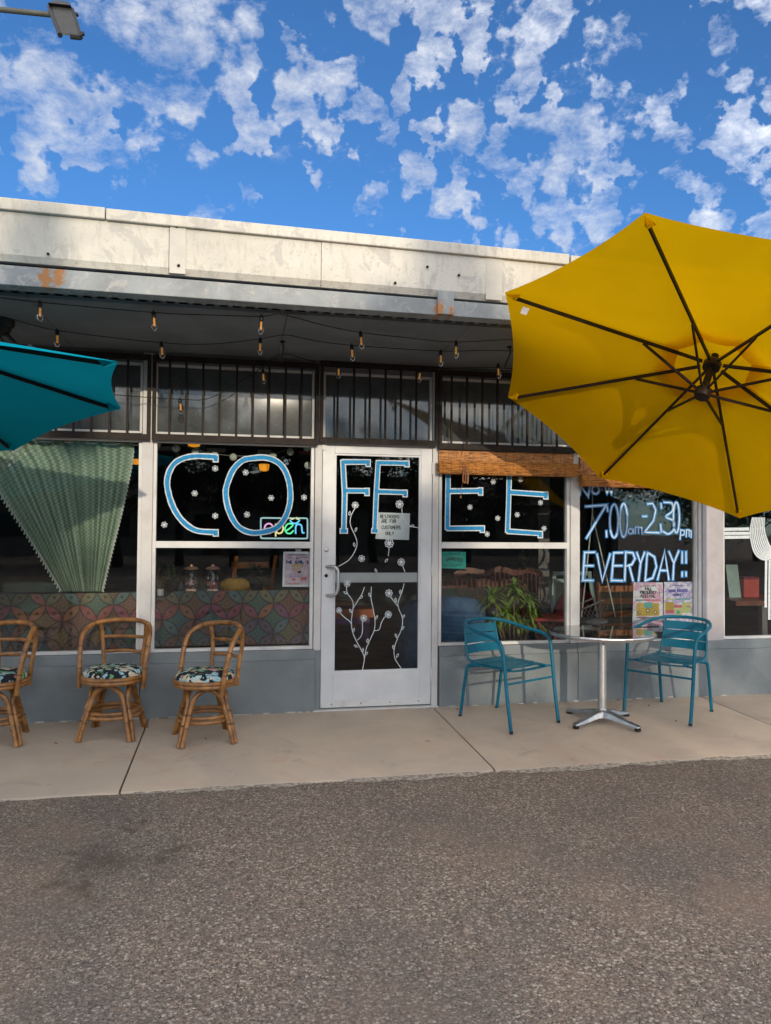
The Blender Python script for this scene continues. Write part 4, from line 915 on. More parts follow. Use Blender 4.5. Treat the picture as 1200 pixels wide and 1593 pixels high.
# ================================================================== umbrellas
def umbrella(name, label, v, Rr, hh, mat, hub_d, vent=.17, sag=.030):
    C = Vector(v[:3]); n = Vector((math.sin(v[3])*math.cos(v[4]), math.cos(v[3])*math.cos(v[4]), math.sin(v[4])))
    a = Vector((0,0,1)).cross(n).normalized(); bb_ = n.cross(a); A = C+n*hh
    T = [C+(a*math.cos(v[5]+k*math.pi/4)+bb_*math.sin(v[5]+k*math.pi/4))*Rr for k in range(8)]
    t = thing(name, label, 'umbrella', (C.x, C.y, AZ)); O = Vector((C.x, C.y, AZ))
    L = lambda p: Vector(p)-O
    rq = random.Random(9)
    for k in range(8):
        P, Q = T[k], T[(k+1)%8]; b = MB(); NS, NT = 14, 10
        for i in range(NS+1):
            s = vent+(1-vent)*i/NS
            for j in range(NT+1):
                q = j/NT; w_ = 4*q*(1-q)
                s2 = s*(1-.035*w_*s**3)
                p = A+((P-A)*(1-q)+(Q-A)*q)*s2
                p = p-n*(sag*w_*math.sin(math.pi*min(1, s))*.9) + n*.012*math.sin(s*23+k)*w_*(1-w_)*s
                b.v.append(tuple(L(p)))
        for i in range(NS):
            for j in range(NT): b.f.append((i*(NT+1)+j, (i+1)*(NT+1)+j, (i+1)*(NT+1)+j+1, i*(NT+1)+j+1)); b.mi.append(0)
        b.build('canopy_panel', mat, t, smooth=True, ang=60)
        d = (P-A); r0 = A+d*.05-n*.035; r1 = A+d*.955-n*.020
        b = MB(); b.beam(L(r0), L(r1), .012, .020, n); b.build('rib', 'umb_frame', t)
        lo = A-n*hub_d; s0 = A+d*.335-n*.045
        b = MB(); b.beam(L(lo), L(s0), .010, .016, n); b.build('strut', 'umb_frame', t)
        b = MB(); u = d.normalized(); sd = u.cross(n).normalized(); c = A+d*.985
        b.add([L(c-u*.07+sd*.03-n*.006), L(c-u*.07-sd*.03-n*.006), L(c+u*.012-n*.012), L(c-u*.06-n*.042)], [(0,1,3),(1,2,3),(2,0,3)]); b.build('tip_pocket', mat, t)
    b = MB(); NS = 4
    cap = A+n*.045
    for i in range(NS+1):
        for k in range(8): b.v.append(tuple(L(cap+(T[k]-A)*(.255*i/NS)-n*.01*(i/NS)**2)))
    for i in range(NS):
        for k in range(8): b.f.append((i*8+k, (i+1)*8+k, (i+1)*8+(k+1)%8, i*8+(k+1)%8)); b.mi.append(0)
    b.build('vent_cap', mat, t, smooth=True, ang=20)
    m3 = n.to_track_quat('Z', 'Y').to_matrix()
    b = MB(); b.lathe([(.030, -.075), (.052, -.068), (.055, -.03), (.045, -.012), (.02, -.010)], 14, L(A), m3); b.build('upper_hub', 'umb_frame', t, smooth=True)
    b = MB(); b.lathe([(.012, -hub_d-.035), (.042, -hub_d-.030), (.050, -hub_d-.010), (.050, -hub_d+.025), (.026, -hub_d+.04)], 14, L(A), m3); b.build('runner_hub', 'umb_frame', t, smooth=True)
    return t, C, n, A, T, L, m3
M['umb_frame'] = pm('bronze_frame', (.016, .009, .006), (.010, .006, .005), .5, ns=18, spec=.25)
t, C, n, A, T, L, m3 = umbrella('cantilever_umbrella', 'tilted yellow cantilever umbrella seen from below, bronze ribs', (2.0632, -1.9863, 2.26, 1.0467, .9961, 1.7596), 1.35, .29, 'yellow', .27)
b = MB(); b.tube([L(A-n*.27), L(A+n*.14)], .022, 12); b.build('axle', 'umb_frame', t, smooth=True)
PX, PYY = 3.52, -2.35
b = MB(); b.tube(spline([L(A+n*.13), L(A+n*.22+Vector((.12,-.02,.05))), L((3.0, -2.15, 3.03)), L((3.42, -2.3, 2.92)), L((PX, PYY, 2.7))], 6), .030, 10); b.build('arm', 'umb_frame', t, smooth=True)
b = MB(); b.bx(PX-C.x-.045, PX-C.x+.045, PYY-C.y-.06, PYY-C.y+.06, .06, 2.72-AZ); b.build('post', 'umb_frame', t, bevel=.006)
for i in range(4):
    dx_, dy_ = ((.5,0),(-.5,0),(0,.5),(0,-.5))[i]; b = MB(); b.beam((PX-C.x, PYY-C.y, .035), (PX-C.x+dx_, PYY-C.y+dy_, .035), .07, .06); b.build('base_leg', 'umb_frame', t)
b = MB(); e = T[7]; d7 = (e-A); q = A+d7*.87-n*.06; b.add([L(q), L(q+d7.normalized()*.04), L(q+d7.normalized()*.04-n*.055), L(q-n*.055)], [(0,1,2,3)]); b.build('care_label', 'white', t)
t, C, n, A, T, L, m3 = umbrella('market_umbrella', 'teal umbrella with dark underside beside the lace curtain window', (-2.3592, -2.166, 1.898, -1.3651, 1.326, 1.5163), 1.2, .5243, 'teal', .30, .17, .004)
b = MB(); b.tube([L(A-n*.05), L(A-n*.9), (0, 0, 1.0), (0, 0, .06)], .022, 12); b.build('pole', 'umb_frame', t, smooth=True)
b = MB(); b.lathe([(.24, .0), (.25, .03), (.23, .06), (.06, .09), (.035, .12), (.035, .30)], 24); b.build('base', 'black', t, smooth=True)
b = MB(); b.lathe([(.012, .0), (.022, .02), (.014, .05), (.003, .06)], 10, L(A+n*.05), m3); b.build('finial', 'umb_frame', t, smooth=True)

# ================================================================== rattan stools
def stool(x, y, rot_base, rot_seat, label, off):
    z = gz(y); t = thing('rattan_stool', label, 'stool', (x, y, z), 0, 'rattan swivel stools along the shop wall')
    mc = m_cushion('tropical_cushion', off); rn = random.Random(int(off*10))
    # base: four bent arches, their feet paired at the corners
    for k in range(4):
        a0, a1 = rot_base+k*math.pi/2, rot_base+(k+1)*math.pi/2
        def pt(a, r, zz, sh): return Vector((math.cos(a)*r-math.sin(a)*sh, math.sin(a)*r+math.cos(a)*sh, zz))
        P = [pt(a0, .255, .0, .016), pt(a0, .205, .16, .016), pt(a0, .165, .27, .018)]
        mid = (a0+a1)/2
        P += [pt(a0, .145, .325, .035), pt(mid, .115, .362, 0), pt(a1, .145, .325, -.035), pt(a1, .165, .27, -.018), pt(a1, .205, .16, -.016), pt(a1, .255, .0, -.016)]
        b = MB(); b.tube(spline(P, 5), .0155, 9); o = b.build('leg_arch', 'rattan', t, smooth=True)
        for (a, s) in ((a0, .016), (a1, -.016)):
            for (r, zz) in ((.217, .12), (.190, .20)):
                c = pt(a, r, zz+rn.uniform(-.02, .02), s); b = MB(); b.tube([c-Vector((0,0,.004)), c+Vector((0,0,.004))], .0168, 9); b.build('cane_node', 'rattan_node', o, smooth=True)
    for zz, rr in ((.150, .182), (.180, .175)):
        b = MB(); b.tube([(math.cos(i*math.pi/14)*rr, math.sin(i*math.pi/14)*rr, zz) for i in range(28)], .0135, 8, True); b.build('foot_ring', 'rattan', t, smooth=True)
    b = MB(); b.lathe([(.09, .355), (.09, .372), (.16, .374), (.16, .384)], 16); b.build('swivel_plate', 'black', t)
    ca, sa = math.cos(rot_seat), math.sin(rot_seat)
    def S(p): return Vector((p[0]*ca-p[1]*sa, p[0]*sa+p[1]*ca, p[2]))
    for zz, rr in ((.392, .205), (.416, .209)):
        b = MB(); b.tube([S((math.cos(i*math.pi/16)*rr, math.sin(i*math.pi/16)*rr, zz)) for i in range(32)], .0155, 8, True); b.build('seat_ring', 'rattan', t, smooth=True)
    b = MB(); b.lathe([(.19, .405), (.203, .425), (.205, .445), (.192, .466), (.15, .480), (.08, .487), (.002, .489)], 32); b.build('cushion', mc, t, smooth=True, ang=80)
    hoop = [(-.226,-.045,.335),(-.232,-.03,.47),(-.240,.005,.62),(-.236,.055,.715),(-.195,.135,.765),(-.10,.205,.782),(0,.225,.786),(.10,.205,.782),(.195,.135,.765),(.236,.055,.715),(.240,.005,.62),(.232,-.03,.47),(.226,-.045,.335)]
    b = MB(); b.tube(spline([S(p) for p in hoop], 6), .0175, 10); o = b.build('back_hoop', 'rattan', t, smooth=True)
    for i in (1, 2, 4, 8, 10, 11):
        c = S(hoop[i]); d = (S(hoop[i+1])-S(hoop[i-1])).normalized()*.004; b = MB(); b.tube([c-d, c+d], .0188, 9); b.build('cane_node', 'rattan_node', o, smooth=True)
    for s in (-1, 1):
        b = MB(); b.tube(spline([S((s*.135, .170, .36)), S((s*.142, .180, .50)), S((s*.158, .196, .66)), S((s*.168, .180, .772))], 4), .0150, 9); b.build('back_post', 'rattan', t, smooth=True)
    for zz, yy, hw in ((.555, .186, .146), (.660, .196, .157)):
        b = MB(); b.tube(spline([S((-hw, yy, zz)), S((0, yy+.030, zz+.004)), S((hw, yy, zz))], 5), .0125, 8); b.build('back_rail', 'rattan', t, smooth=True)
    return t
stool(-1.533, -.418, R(217), R(-12), 'rattan swivel stool in front of the curtain window beside the white mullion', 1.0)
stool(-.890, -.617, R(234), R(-48), 'rattan swivel stool turned sideways in front of the painted C and O', 3.3)
stool(-2.30, -.46, R(232), R(-28), 'rattan swivel stool under the teal umbrella, partly out of view', 5.1)

# ================================================================== metal chairs
def chair(x, y, rz, label):
    t = thing('metal_chair', label, 'chair', (x, y, gz(y)), rz, 'teal metal patio chairs at the round table')
    half = [(.268,-.300,.0),(.270,-.262,.25),(.272,-.232,.50),(.275,-.205,.625),(.278,-.130,.668),(.272,.02,.690),(.245,.165,.720),(.165,.275,.745)]
    P = half+[(0,.315,.752)]+[(-p[0],p[1],p[2]) for p in reversed(half)]
    b = MB(); b.tube(spline(P, 5), .0135, 10); b.build('arm_tube', 'teal_metal', t, smooth=True)
    for s in (-1, 1):
        b = MB(); b.tube(spline([(s*.170,.285,.742),(s*.180,.262,.62),(s*.188,.235,.50),(s*.190,.200,.452),(s*.190,.12,.432),(s*.190,-.10,.432),(s*.190,-.235,.438)], 4), .0095, 8); b.build('seat_frame_tube', 'teal_metal', t, smooth=True)
        b = MB(); b.tube(spline([(s*.190,.10,.425),(s*.198,.185,.418),(s*.205,.225,.36),(s*.210,.285,.0)], 4), .0125, 9); b.build('rear_leg', 'teal_metal', t, smooth=True)
        for p in ((s*.268,-.300,.006),(s*.210,.285,.006)):
            b = MB(); b.lathe([(.0142,-.006),(.0142,.012)], 9, p); b.build('foot_cap', 'rubber', t, smooth=True)
        b = MB(); b.tube([(s*.190,-.20,.428),(s*.270,-.236,.428)], .008, 7); b.build('seat_bracket', 'teal_metal', t, smooth=True)
    b = MB(); b.tube([(-.272,-.252,.345),(.272,-.252,.345)], .0085, 8); b.build('stretcher', 'teal_metal', t, smooth=True)
    b = MB(); b.tube([(-.20,.195,.405),(.20,.195,.405)], .0085, 8); b.build('stretcher', 'teal_metal', t, smooth=True)
    for z0_, y0_, hw in ((.530,.250,.186),(.606,.265,.182),(.682,.278,.176)):
        b = MB(); n = 8; V = []
        for i in range(n+1):
            q = -1+2*i/n; bow = .022*(1-q*q); xx = q*hw
            for (dz, dy) in ((-.034, -.007), (.034, .007), (.034, .0105), (-.034, -.0035)): V.append((xx, y0_+bow+dy-.006, z0_+dz))
        F = [(i*4+j, i*4+(j+1)%4, (i+1)*4+(j+1)%4, (i+1)*4+j) for i in range(n) for j in range(4)]+[(3,2,1,0),(n*4,n*4+1,n*4+2,n*4+3)]
        b.add(V, F); b.build('back_slat', 'teal_metal', t, smooth=True, ang=30)
    for i in range(7):
        yy = -.225+i*.066; dz = -.016*(1-min(1, i/1.2)) if i < 2 else (.004*max(0, i-4)); b = MB(); n = 6; V = []
        for k in range(n+1):
            q = -1+2*k/n; sag = -.008*(1-q*q)
            for (dy, dd) in ((-.0285, 0), (.0285, 0), (.0285, -.004), (-.0285, -.004)): V.append((q*.205, yy+dy, .448+dz+sag+dd))
        b.add(V, [(k*4+j, (k+1)*4+j, (k+1)*4+(j+1)%4, k*4+(j+1)%4) for k in range(n) for j in range(4)]+[(0,1,2,3),(n*4+3,n*4+2,n*4+1,n*4)]); b.build('seat_slat', 'teal_metal', t, smooth=True, ang=30)
    return t
def face(dx, dy): return math.atan2(dy, dx)+math.pi/2
chair(1.378, -.489, face(.457, -.889), 'teal metal armchair standing by the blue armchair window')
chair(2.800, -.504, face(-.391-.10, -.342), 'teal metal armchair standing in front of the two posters')

# ================================================================== table
tx, ty = 2.10, -.665; t = thing('bistro_table', 'round bistro table with dark marbled top and cast aluminium foot', 'table', (tx, ty, gz(ty)))
TH = .70
b = MB(); b.lathe([(.392, TH-.006), (.396, TH-.003), (.396, TH-.001), (.394, TH)], 64); b.build('table_top', 'marble', t)
b = MB(); n = 96; prof = [(.371, TH-.030), (.392, TH-.030), (.399, TH-.022), (.4005, TH-.006), (.3975, TH-.0015)]
for (r, z) in prof:
    for j in range(n):
        rr = r*(1+(.0035 if j % 3 else -.003) if .38 < r else 1); b.v.append((rr*math.cos(2*math.pi*j/n), rr*math.sin(2*math.pi*j/n), z))
for i in range(len(prof)-1):
    for j in range(n): b.f.append((i*n+j, i*n+(j+1)%n, (i+1)*n+(j+1)%n, (i+1)*n+j)); b.mi.append(0)
b.build('rim', 'rim', t, smooth=True)
b = MB(); b.lathe([(.36, TH-.028), (.36, TH-.006)], 40); b.lathe([(.12, TH-.045), (.12, TH-.0285)], 20); b.build('underside_plate', 'alu_cast', t)
b = MB(); b.lathe([(.034, .075), (.034, TH-.045)], 20); b.build('column', 'chrome', t, smooth=True)
b = MB(); b.lathe([(.058, .05), (.056, .085), (.040, .100), (.035, .11)], 20); b.build('collar', 'alu_cast', t, smooth=True)
for k in range(4):
    a = R(26+90*k); ux, uy = math.cos(a), math.sin(a); b = MB(); V = []
    for (r, hw, z0_, z1_) in ((.02, .050, .045, .098), (.10, .040, .045, .088), (.22, .028, .028, .058), (.315, .026, .022, .042), (.335, .022, .022, .036)):
        for (s, z) in ((-1, z0_), (1, z0_), (.75, z1_), (-.75, z1_)): V.append((ux*r-uy*s*hw, uy*r+ux*s*hw, z))
    b.add(V, [(i*4+j, i*4+(j+1)%4, (i+1)*4+(j+1)%4, (i+1)*4+j) for i in range(4) for j in range(4)]+[(3,2,1,0),(16,17,18,19)])
    o = b.build('foot', 'alu_cast', t, smooth=True, bevel=.004, ang=35)
    b = MB(); b.lathe([(.020, .0), (.024, .004), (.024, .016), (.012, .024)], 12, (ux*.315, uy*.315, 0)); b.build('glide', 'rubber', o, smooth=True)

# ================================================================== string lights under the soffit
def string(label, pts, bulbs, y, r=.0032):
    t = thing('string_light', label, 'string light', (0, y, 0))
    def at(px, py):
        d = ray(px, py); t_ = (2.765-CAM.z)/d.z; yy = CAM.y+t_*d.y
        return WP(px, py, min(y, yy) if yy > -3 else y)-Vector((0, y, 0))
    P = [at(px, py) for px, py in pts]
    b = MB(); b.tube(spline(P, 5), r*.95, 5); b.build('cable', 'wire', t)
    for (px, py, k) in bulbs:
        q = at(px, py); m = Matrix.Rotation(R(random.uniform(-7, 7)), 3, 'Y')
        b = MB(); b.lathe([(.0115, -.030), (.0135, -.026), (.0135, -.004), (.007, .004), (.004, .012)], 10, q, m); so_ = b.build('socket', 'black', t, smooth=True)
        b = MB(); b.lathe([(.0115, -.030), (.0150, -.048), (.0225, -.075), (.0225, -.088), (.016, -.105), (.006, -.114), (.001, -.115)], 12, q, m); gl = b.build('bulb', 'bulb', t, smooth=True, ang=70)
        b = MB(); b.tube([q+m@Vector((s*.005, 0, -.034-.010*i)) for i, s in enumerate((0, 1, -1, 1, -1, 0))], .0022, 5); b.build('filament', 'fairy', gl)
        b = MB(); b.lathe([(.006, -.034), (.006, -.085)], 8, q, m); b.build('candle_tube', 'amber', gl)
M['amber'] = emi('amber_led', (.80, .36, .08), .14)
string('string of amber filament bulbs along the outer edge of the soffit', [(-120,452),(0,463),(62,470),(239,486),(330,490),(407,492),(438,489),(500,505),(561,517),(640,526),(710,532),(800,528),(900,530)], [(62,470,1),(239,486,1),(407,492,1),(561,517,1),(710,532,1)], -1.05)
string('string of amber filament bulbs along the middle of the soffit', [(-100,470),(10,494),(89,514),(251,533),(330,535),(405,527),(445,521),(490,530),(547,537),(686,546),(760,545),(860,548)], [(89,514,1),(251,533,1),(405,527,1),(547,537,1),(686,546,1)], -.60)
string('string of amber filament bulbs hanging close to the transom windows', [(100,606),(190,615),(280,621),(330,618),(400,577),(437,551),(480,560),(527,568),(600,572),(654,575),(720,572),(775,572),(850,578)], [(280,621,1),(409,575,1),(527,567,1),(654,574,1),(775,567,1)], -.16)
for (px, y) in ((440, -.62), (793, -.85)):
    q = WP(px, 500, y); t = thing('cable_hanger', 'thin black cable hanger under the soffit where the light strings %s' % ('cross' if px == 440 else 'end near the yellow umbrella'), 'hanger', (q.x, y, SZ))
    b = MB(); b.tube([(0,0,0), (.01,0,-.05), (0,.10,-.13)], .006, 6); b.build('rod', 'wire', t); b = MB(); b.lathe([(.018,-.012),(.018,0)], 8); b.build('plate', 'wire', t)
# flood light hanging under the soffit on the left
q = WP(50, 515, -.75); t = thing('flood_light', 'grey flood light on a black bracket under the left soffit', 'flood light', (q.x-.18, -.75, SZ))
b = MB(); b.lathe([(.06, -.05), (.075, -.03), (.075, 0)], 14); b.ball((-.02, 0, -.05), .075, 12, 0, (1, 1, .8)); b.build('mount', 'black', t, smooth=True)
b = MB(); b.tube([(.0, 0, -.07), (.07, 0, -.14), (.12, 0, -.21)], .012, 8); b.build('arm', 'black', t, smooth=True)
b = MB(); b.tube([(-.04, 0, -.08), (.02, .01, -.16), (.08, 0, -.24)], .006, 6); b.build('cable', 'wire', t)
b = MB(); mm_ = Matrix.Rotation(R(35), 3, 'Y'); c_ = Vector((.17, 0, -.215))
b.obox(c_, mm_@Vector((.03, 0, 0)), mm_@Vector((0, .05, 0)), mm_@Vector((0, 0, .055))); b.build('lamp_head', 'grey_col', t, bevel=.006)

# ================================================================== street lamp behind the building
LD = 7.2
M['pale_arm'] = pm('lamp_arm', (.075, .08, .07), None, .6)
hp_ = WP(104, 30, LD); t = thing('street_lamp', 'dark street lamp head on a long arm against the sky', 'street lamp', (-6.2-2.2, LD, AZ)); O = Vector((-8.4, LD, AZ))
def LL(px, py, dy=0): return WP(px, py, LD+dy)-O
top = LL(-60, 8)
b = MB(); b.tube([(0,0,0), (0,0,top.z*.5), (0,0,top.z)], [.11,.085,.06], 14); b.build('pole', 'lamp_body', t, smooth=True)
b = MB(); b.tube([Vector((0,0,top.z-.05)), LL(-30, 11.5), LL(40, 18.5), LL(84, 23)], .045, 10); b.build('arm', 'pale_arm', t, smooth=True)
def ring(px4, dy4): return [LL(px, py, dy) for (px, py), dy in zip(px4, dy4)]
zl_ = ZM(60, 0, 15.0)
# outline in the photo: back edge at the top, lens facing down towards the viewer
near = [zl_(500, 800), zl_(975, 850)]; far = [zl_(250, 150), zl_(780, 210)]
p_n0, p_n1 = LL(*near[0], -.75), LL(*near[1], -.75); p_f0, p_f1 = LL(*far[0]), LL(*far[1])
up = Vector((0, .12, .30)); b = MB(); V = [p_n0, p_n1, p_f1, p_f0]
mid = sum(V, Vector())/4
topV = [mid+(v_-mid)*.62+Vector((0,.10,.16)) for v_ in V]; midV = [v_+Vector((0,.02,.05)) for v_ in V]
b.add(V+midV+topV, [(0,1,5,4),(1,2,6,5),(2,3,7,6),(3,0,4,7),(4,5,9,8),(5,6,10,9),(6,7,11,10),(7,4,8,11),(8,9,10,11),(3,2,1,0)]); b.build('lamp_housing', 'lamp_body', t)
b = MB(); N1, N2 = 8, 10; nn = (p_n1-p_n0).cross(p_f0-p_n0).normalized(); nn = nn if nn.z < 0 else -nn
for i in range(N1+1):
    for j in range(N2+1):
        u_, v_ = .20+.58*i/N1, .08+.78*j/N2
        p_ = (p_n0*(1-u_)+p_n1*u_)*(1-v_)+(p_f0*(1-u_)+p_f1*u_)*v_
        b.v.append(tuple(p_+nn*(.005+.09*(math.sin(math.pi*i/N1)*math.sin(math.pi*j/N2))**.6)))
for i in range(N1):
    for j in range(N2): b.f.append((i*(N2+1)+j, (i+1)*(N2+1)+j, (i+1)*(N2+1)+j+1, i*(N2+1)+j+1)); b.mi.append(0)
b.build('lens', 'lens_glass', t, smooth=True)
for e0, e1 in ((p_n0, p_f0), (p_f0, p_f1), (p_f1, p_n1), (p_n1, p_n0*.5+p_n1*.5)):
    b = MB(); b.tube([e0+nn*.01, e1+nn*.01], .042, 6); b.build('rim_bar', 'black', t)
b = MB(); e_ = Vector((0, .05, .16)); k_ = (p_f1-p_f0); b.hexa([p_f0+Vector((0,-.10,0)), p_f1+Vector((0,-.10,0)), p_f1+Vector((0,.25,0)), p_f0+Vector((0,.25,0)), p_f0+k_*.22+e_, p_f1-k_*.22+e_, p_f1-k_*.22+e_+Vector((0,.2,0)), p_f0+k_*.22+e_+Vector((0,.2,0))]); b.build('ballast_cover', 'lamp_body', t)
for f_ in (.1, .8):
    c = p_n1*(1-f_)+p_f1*f_; b = MB(); b.obox(c+CR*.045, CR*.03, CF*.03, CU*.02); b.build('latch', 'black', t)
# ================================================================== things inside the shop
def leafblade(b, o, a, el, L, wd, droop, m=0):
    d = Vector((math.cos(a), math.sin(a), 0)); n = 5; V = []; sd = Vector((-math.sin(a), math.cos(a), 0))
    for i in range(n+1):
        s = i/n; p = o+d*(L*s*math.cos(el))+Vector((0, 0, L*s*math.sin(el)-droop*s*s*L)); w_ = wd*(math.sin(math.pi*min(1, s*.92+.08))**.7)
        V += [p-sd*w_, p+Vector((0,0,-.15*w_)), p+sd*w_]
    b.add(V, [(i*3+j, i*3+j+1, (i+1)*3+j+1, (i+1)*3+j) for i in range(n) for j in (0, 1)], m)
CZ = .885
t = thing('display_counter', 'white topped counter behind the patterned film under the windows', 'counter', (0, 0, 0))
b = MB(); b.bx(-4.0, -.14, .19, .75, CZ-.03, CZ); b.build('counter_top', 'grey_col', t); b = MB(); b.bx(-3.95, -.18, .24, .72, 0, CZ-.03); b.build('counter_body', 'wood_dark', t)
for px, lab, cm in ((297.5, 'candy machine full of mixed coloured sweets on the counter', 'candy'), (331, 'candy machine with red and white sweets beside the yellow gourd', 'candy2')):
    q = WP(px, 915, .42); t = thing('candy_machine', lab, 'candy machine', (q.x, .42, CZ))
    b = MB(); b.hexa([(-.050,-.05,0),(.050,-.05,0),(.050,.05,0),(-.050,.05,0),(-.042,-.042,.048),(.042,-.042,.048),(.042,.042,.048),(-.042,.042,.048)]); b.build('base', 'copper', t, bevel=.005)
    b = MB(); b.ball((0,-.052,.024), .010, 8); b.build('knob', 'black', t)
    b = MB(); b.lathe([(.050,.050),(.064,.062),(.066,.10),(.055,.115),(.053,.205),(.050,.208)], 20); b.build('globe', 'jar', t, smooth=True)
    b = MB(); rc = random.Random(int(px))
    for i in range(90 if cm == 'candy' else 60):
        a = rc.uniform(0, 6.28); r = .052*math.sqrt(rc.random()); b.ball((r*math.cos(a), r*math.sin(a), .060+rc.uniform(0, .055 if cm == 'candy' else .035)), .0095, 6)
    tag(b.build('sweets', cm, t, smooth=True), kind='stuff')
    b = MB(); b.lathe([(.058,.206),(.060,.214),(.040,.226),(.014,.232),(.012,.244),(.002,.247)], 20); b.build('lid', 'copper', t, smooth=True)
q = WP(366, 917, .40); t = thing('felt_gourd', 'squat mustard yellow gourd beside the candy machines', 'gourd', (q.x, .40, CZ)); b = MB(); n1_, n2_ = 36, 12
for i in range(n2_+1):
    ph = math.pi*i/n2_
    for j in range(n1_):
        a = 2*math.pi*j/n1_; r = .118*math.sin(ph)*(1+.07*abs(math.sin(a*4.5)))+1e-5; b.v.append((r*math.cos(a)*1.0, r*math.sin(a)*.8, .070-.070*math.cos(ph)*(1-.25*math.exp(-(r/.03)**2))))
for i in range(n2_):
    for j in range(n1_): b.f.append((i*n1_+j, i*n1_+(j+1)%n1_, (i+1)*n1_+(j+1)%n1_, (i+1)*n1_+j)); b.mi.append(0)
b.build('body', 'yellow_gourd', t, smooth=True, ang=80); b = MB(); b.tube([(0,0,.125),(.004,0,.145),(.014,0,.155)], [.012,.009,.007], 7); b.build('stalk', 'stem', t)
q = WP(249.5, 923, .27); t = thing('white_cup', 'small white cup of dry twigs in the window corner', 'cup', (q.x, .27, CZ))
b = MB(); b.lathe([(.020,0),(.026,.004),(.027,.055),(.024,.055),(.023,.01)], 14); b.build('cup', 'white', t, smooth=True); b = MB(); rc = random.Random(8)
for i in range(14): b.tube([(0,0,.02),(rc.uniform(-.05,.05),rc.uniform(-.03,.03),.12),(rc.uniform(-.11,.11),rc.uniform(-.05,.05),rc.uniform(.14,.24))], .0012, 4)
b.build('twigs', 'stem', t)
def potplant(name, label, px, y, zb_, r, nl, L, mat, wd=.011, pot='black', el0=.2, hh=.12):
    q = WP(px, 900, y); t = thing(name, label, 'plant', (q.x, y, zb_)); rc = random.Random(int(px))
    b = MB(); b.lathe([(.06*r,0),(.085*r,.10*r),(.09*r,.11*r),(.07*r,.11*r),(.06*r,.08*r)], 16); b.build('pot', pot, t, smooth=True)
    b = MB()
    for i in range(nl):
        o = Vector((rc.uniform(-.05,.05)*r, rc.uniform(-.04,.04)*r, .1*r+rc.uniform(0, hh))); leafblade(b, o, rc.uniform(0, 6.28), rc.uniform(el0, 1.35), L*rc.uniform(.6, 1.1), wd*rc.uniform(.7, 1.2), rc.uniform(.2, .9))
    b.build('foliage', mat, t, smooth=True); return t
potplant('potted_plant', 'dark leafy pot plant behind the candy machines', 268, .62, CZ, .8, 60, .16, 'plant2')
potplant('potted_plant', 'small dark pot plant between the gourd and the poster', 400, .60, CZ, .7, 60, .13, 'plant2')
# garlands of white paper balls
def garland(label, pts, balls, y, r):
    t = thing('paper_garland', label, 'garland', (0, y, 0)); o = Vector((0, y, 0))
    b = MB(); b.tube(spline([WP(a, c, y)-o for a, c in pts], 5), .0012, 4); b.build('string', 'white', t)
    for (a, c) in balls:
        b = MB(); b.ball(WP(a, c, y)-o, r, 12, 0, (1, .8, 1)); b.build('paper_ball', 'lantern', t, smooth=True)
garland('garland of white paper balls across the top of the painted C and O', [(242,688),(275,690),(305,700),(335,706),(365,709),(400,709),(430,705),(455,696),(486,690)], [(245,690),(274,697),(304,702),(334,707),(363,711),(425,709),(452,703),(478,696.5),(479,724)], .20, .031)
garland('short garland of white paper balls above the painted opening hours', [(905,758),(945,764),(981,766),(1010,764),(1060,756)], [(958,760),(981,769),(1005,768),(1030,764)], .20, .028)
for px, py, r, y, lab in ((302, 687, .060, .42, 'tub shaped orange lantern above the painted C'), (411, 727, .046, .55, 'small orange lantern inside the painted O'), (212, 718, .034, .50, 'orange lantern between the lace curtain and the mullion'), (108, 682, .045, .40, 'orange lantern just above the lace curtain')):
    q = WP(px, py, y); t = thing('orange_lantern', lab, 'lantern', q)
    b = MB(); b.lathe([(.3*r,-.75*r),(.78*r,-.62*r),(.95*r,0),(1.0*r,.55*r),(.86*r,.62*r),(.2*r,.66*r)], 14); b.build('shade', 'pumpkin', t, smooth=True)
    b = MB(); b.tube([(0,0,.62*r),(0,0,2.745-q.z)], .002, 4); b.build('cord', 'wire', t)
for px, py, wpx, lab, mt in ((263, 698, 34, 'pale ceiling fixture seen above the painted C', 'lantern'), (337, 700.5, 27, 'pale ceiling fixture seen between the painted C and O', 'lantern'), (411, 703, 20, 'pale ceiling fixture seen behind the painted O', 'lantern'), (474, 704.5, 20, 'red hanging sign near the door side of the painted O', 'salmon')):
    q = WP(px, py, 3.4); hw = wpx/2*9.5/FPX; t = thing('hanging_panel', lab, 'ceiling fixture', q)
    b = MB(); b.bx(-hw, hw, -.05, .05, -.022, .022); b.build('panel', mt, t, bevel=.004); b = MB()
    for s in (-1, 1): b.tube([(s*hw*.8, 0, .02), (s*hw*.8, 0, 2.745-q.z)], .003, 4)
    b.build('hanger', 'wire', t)
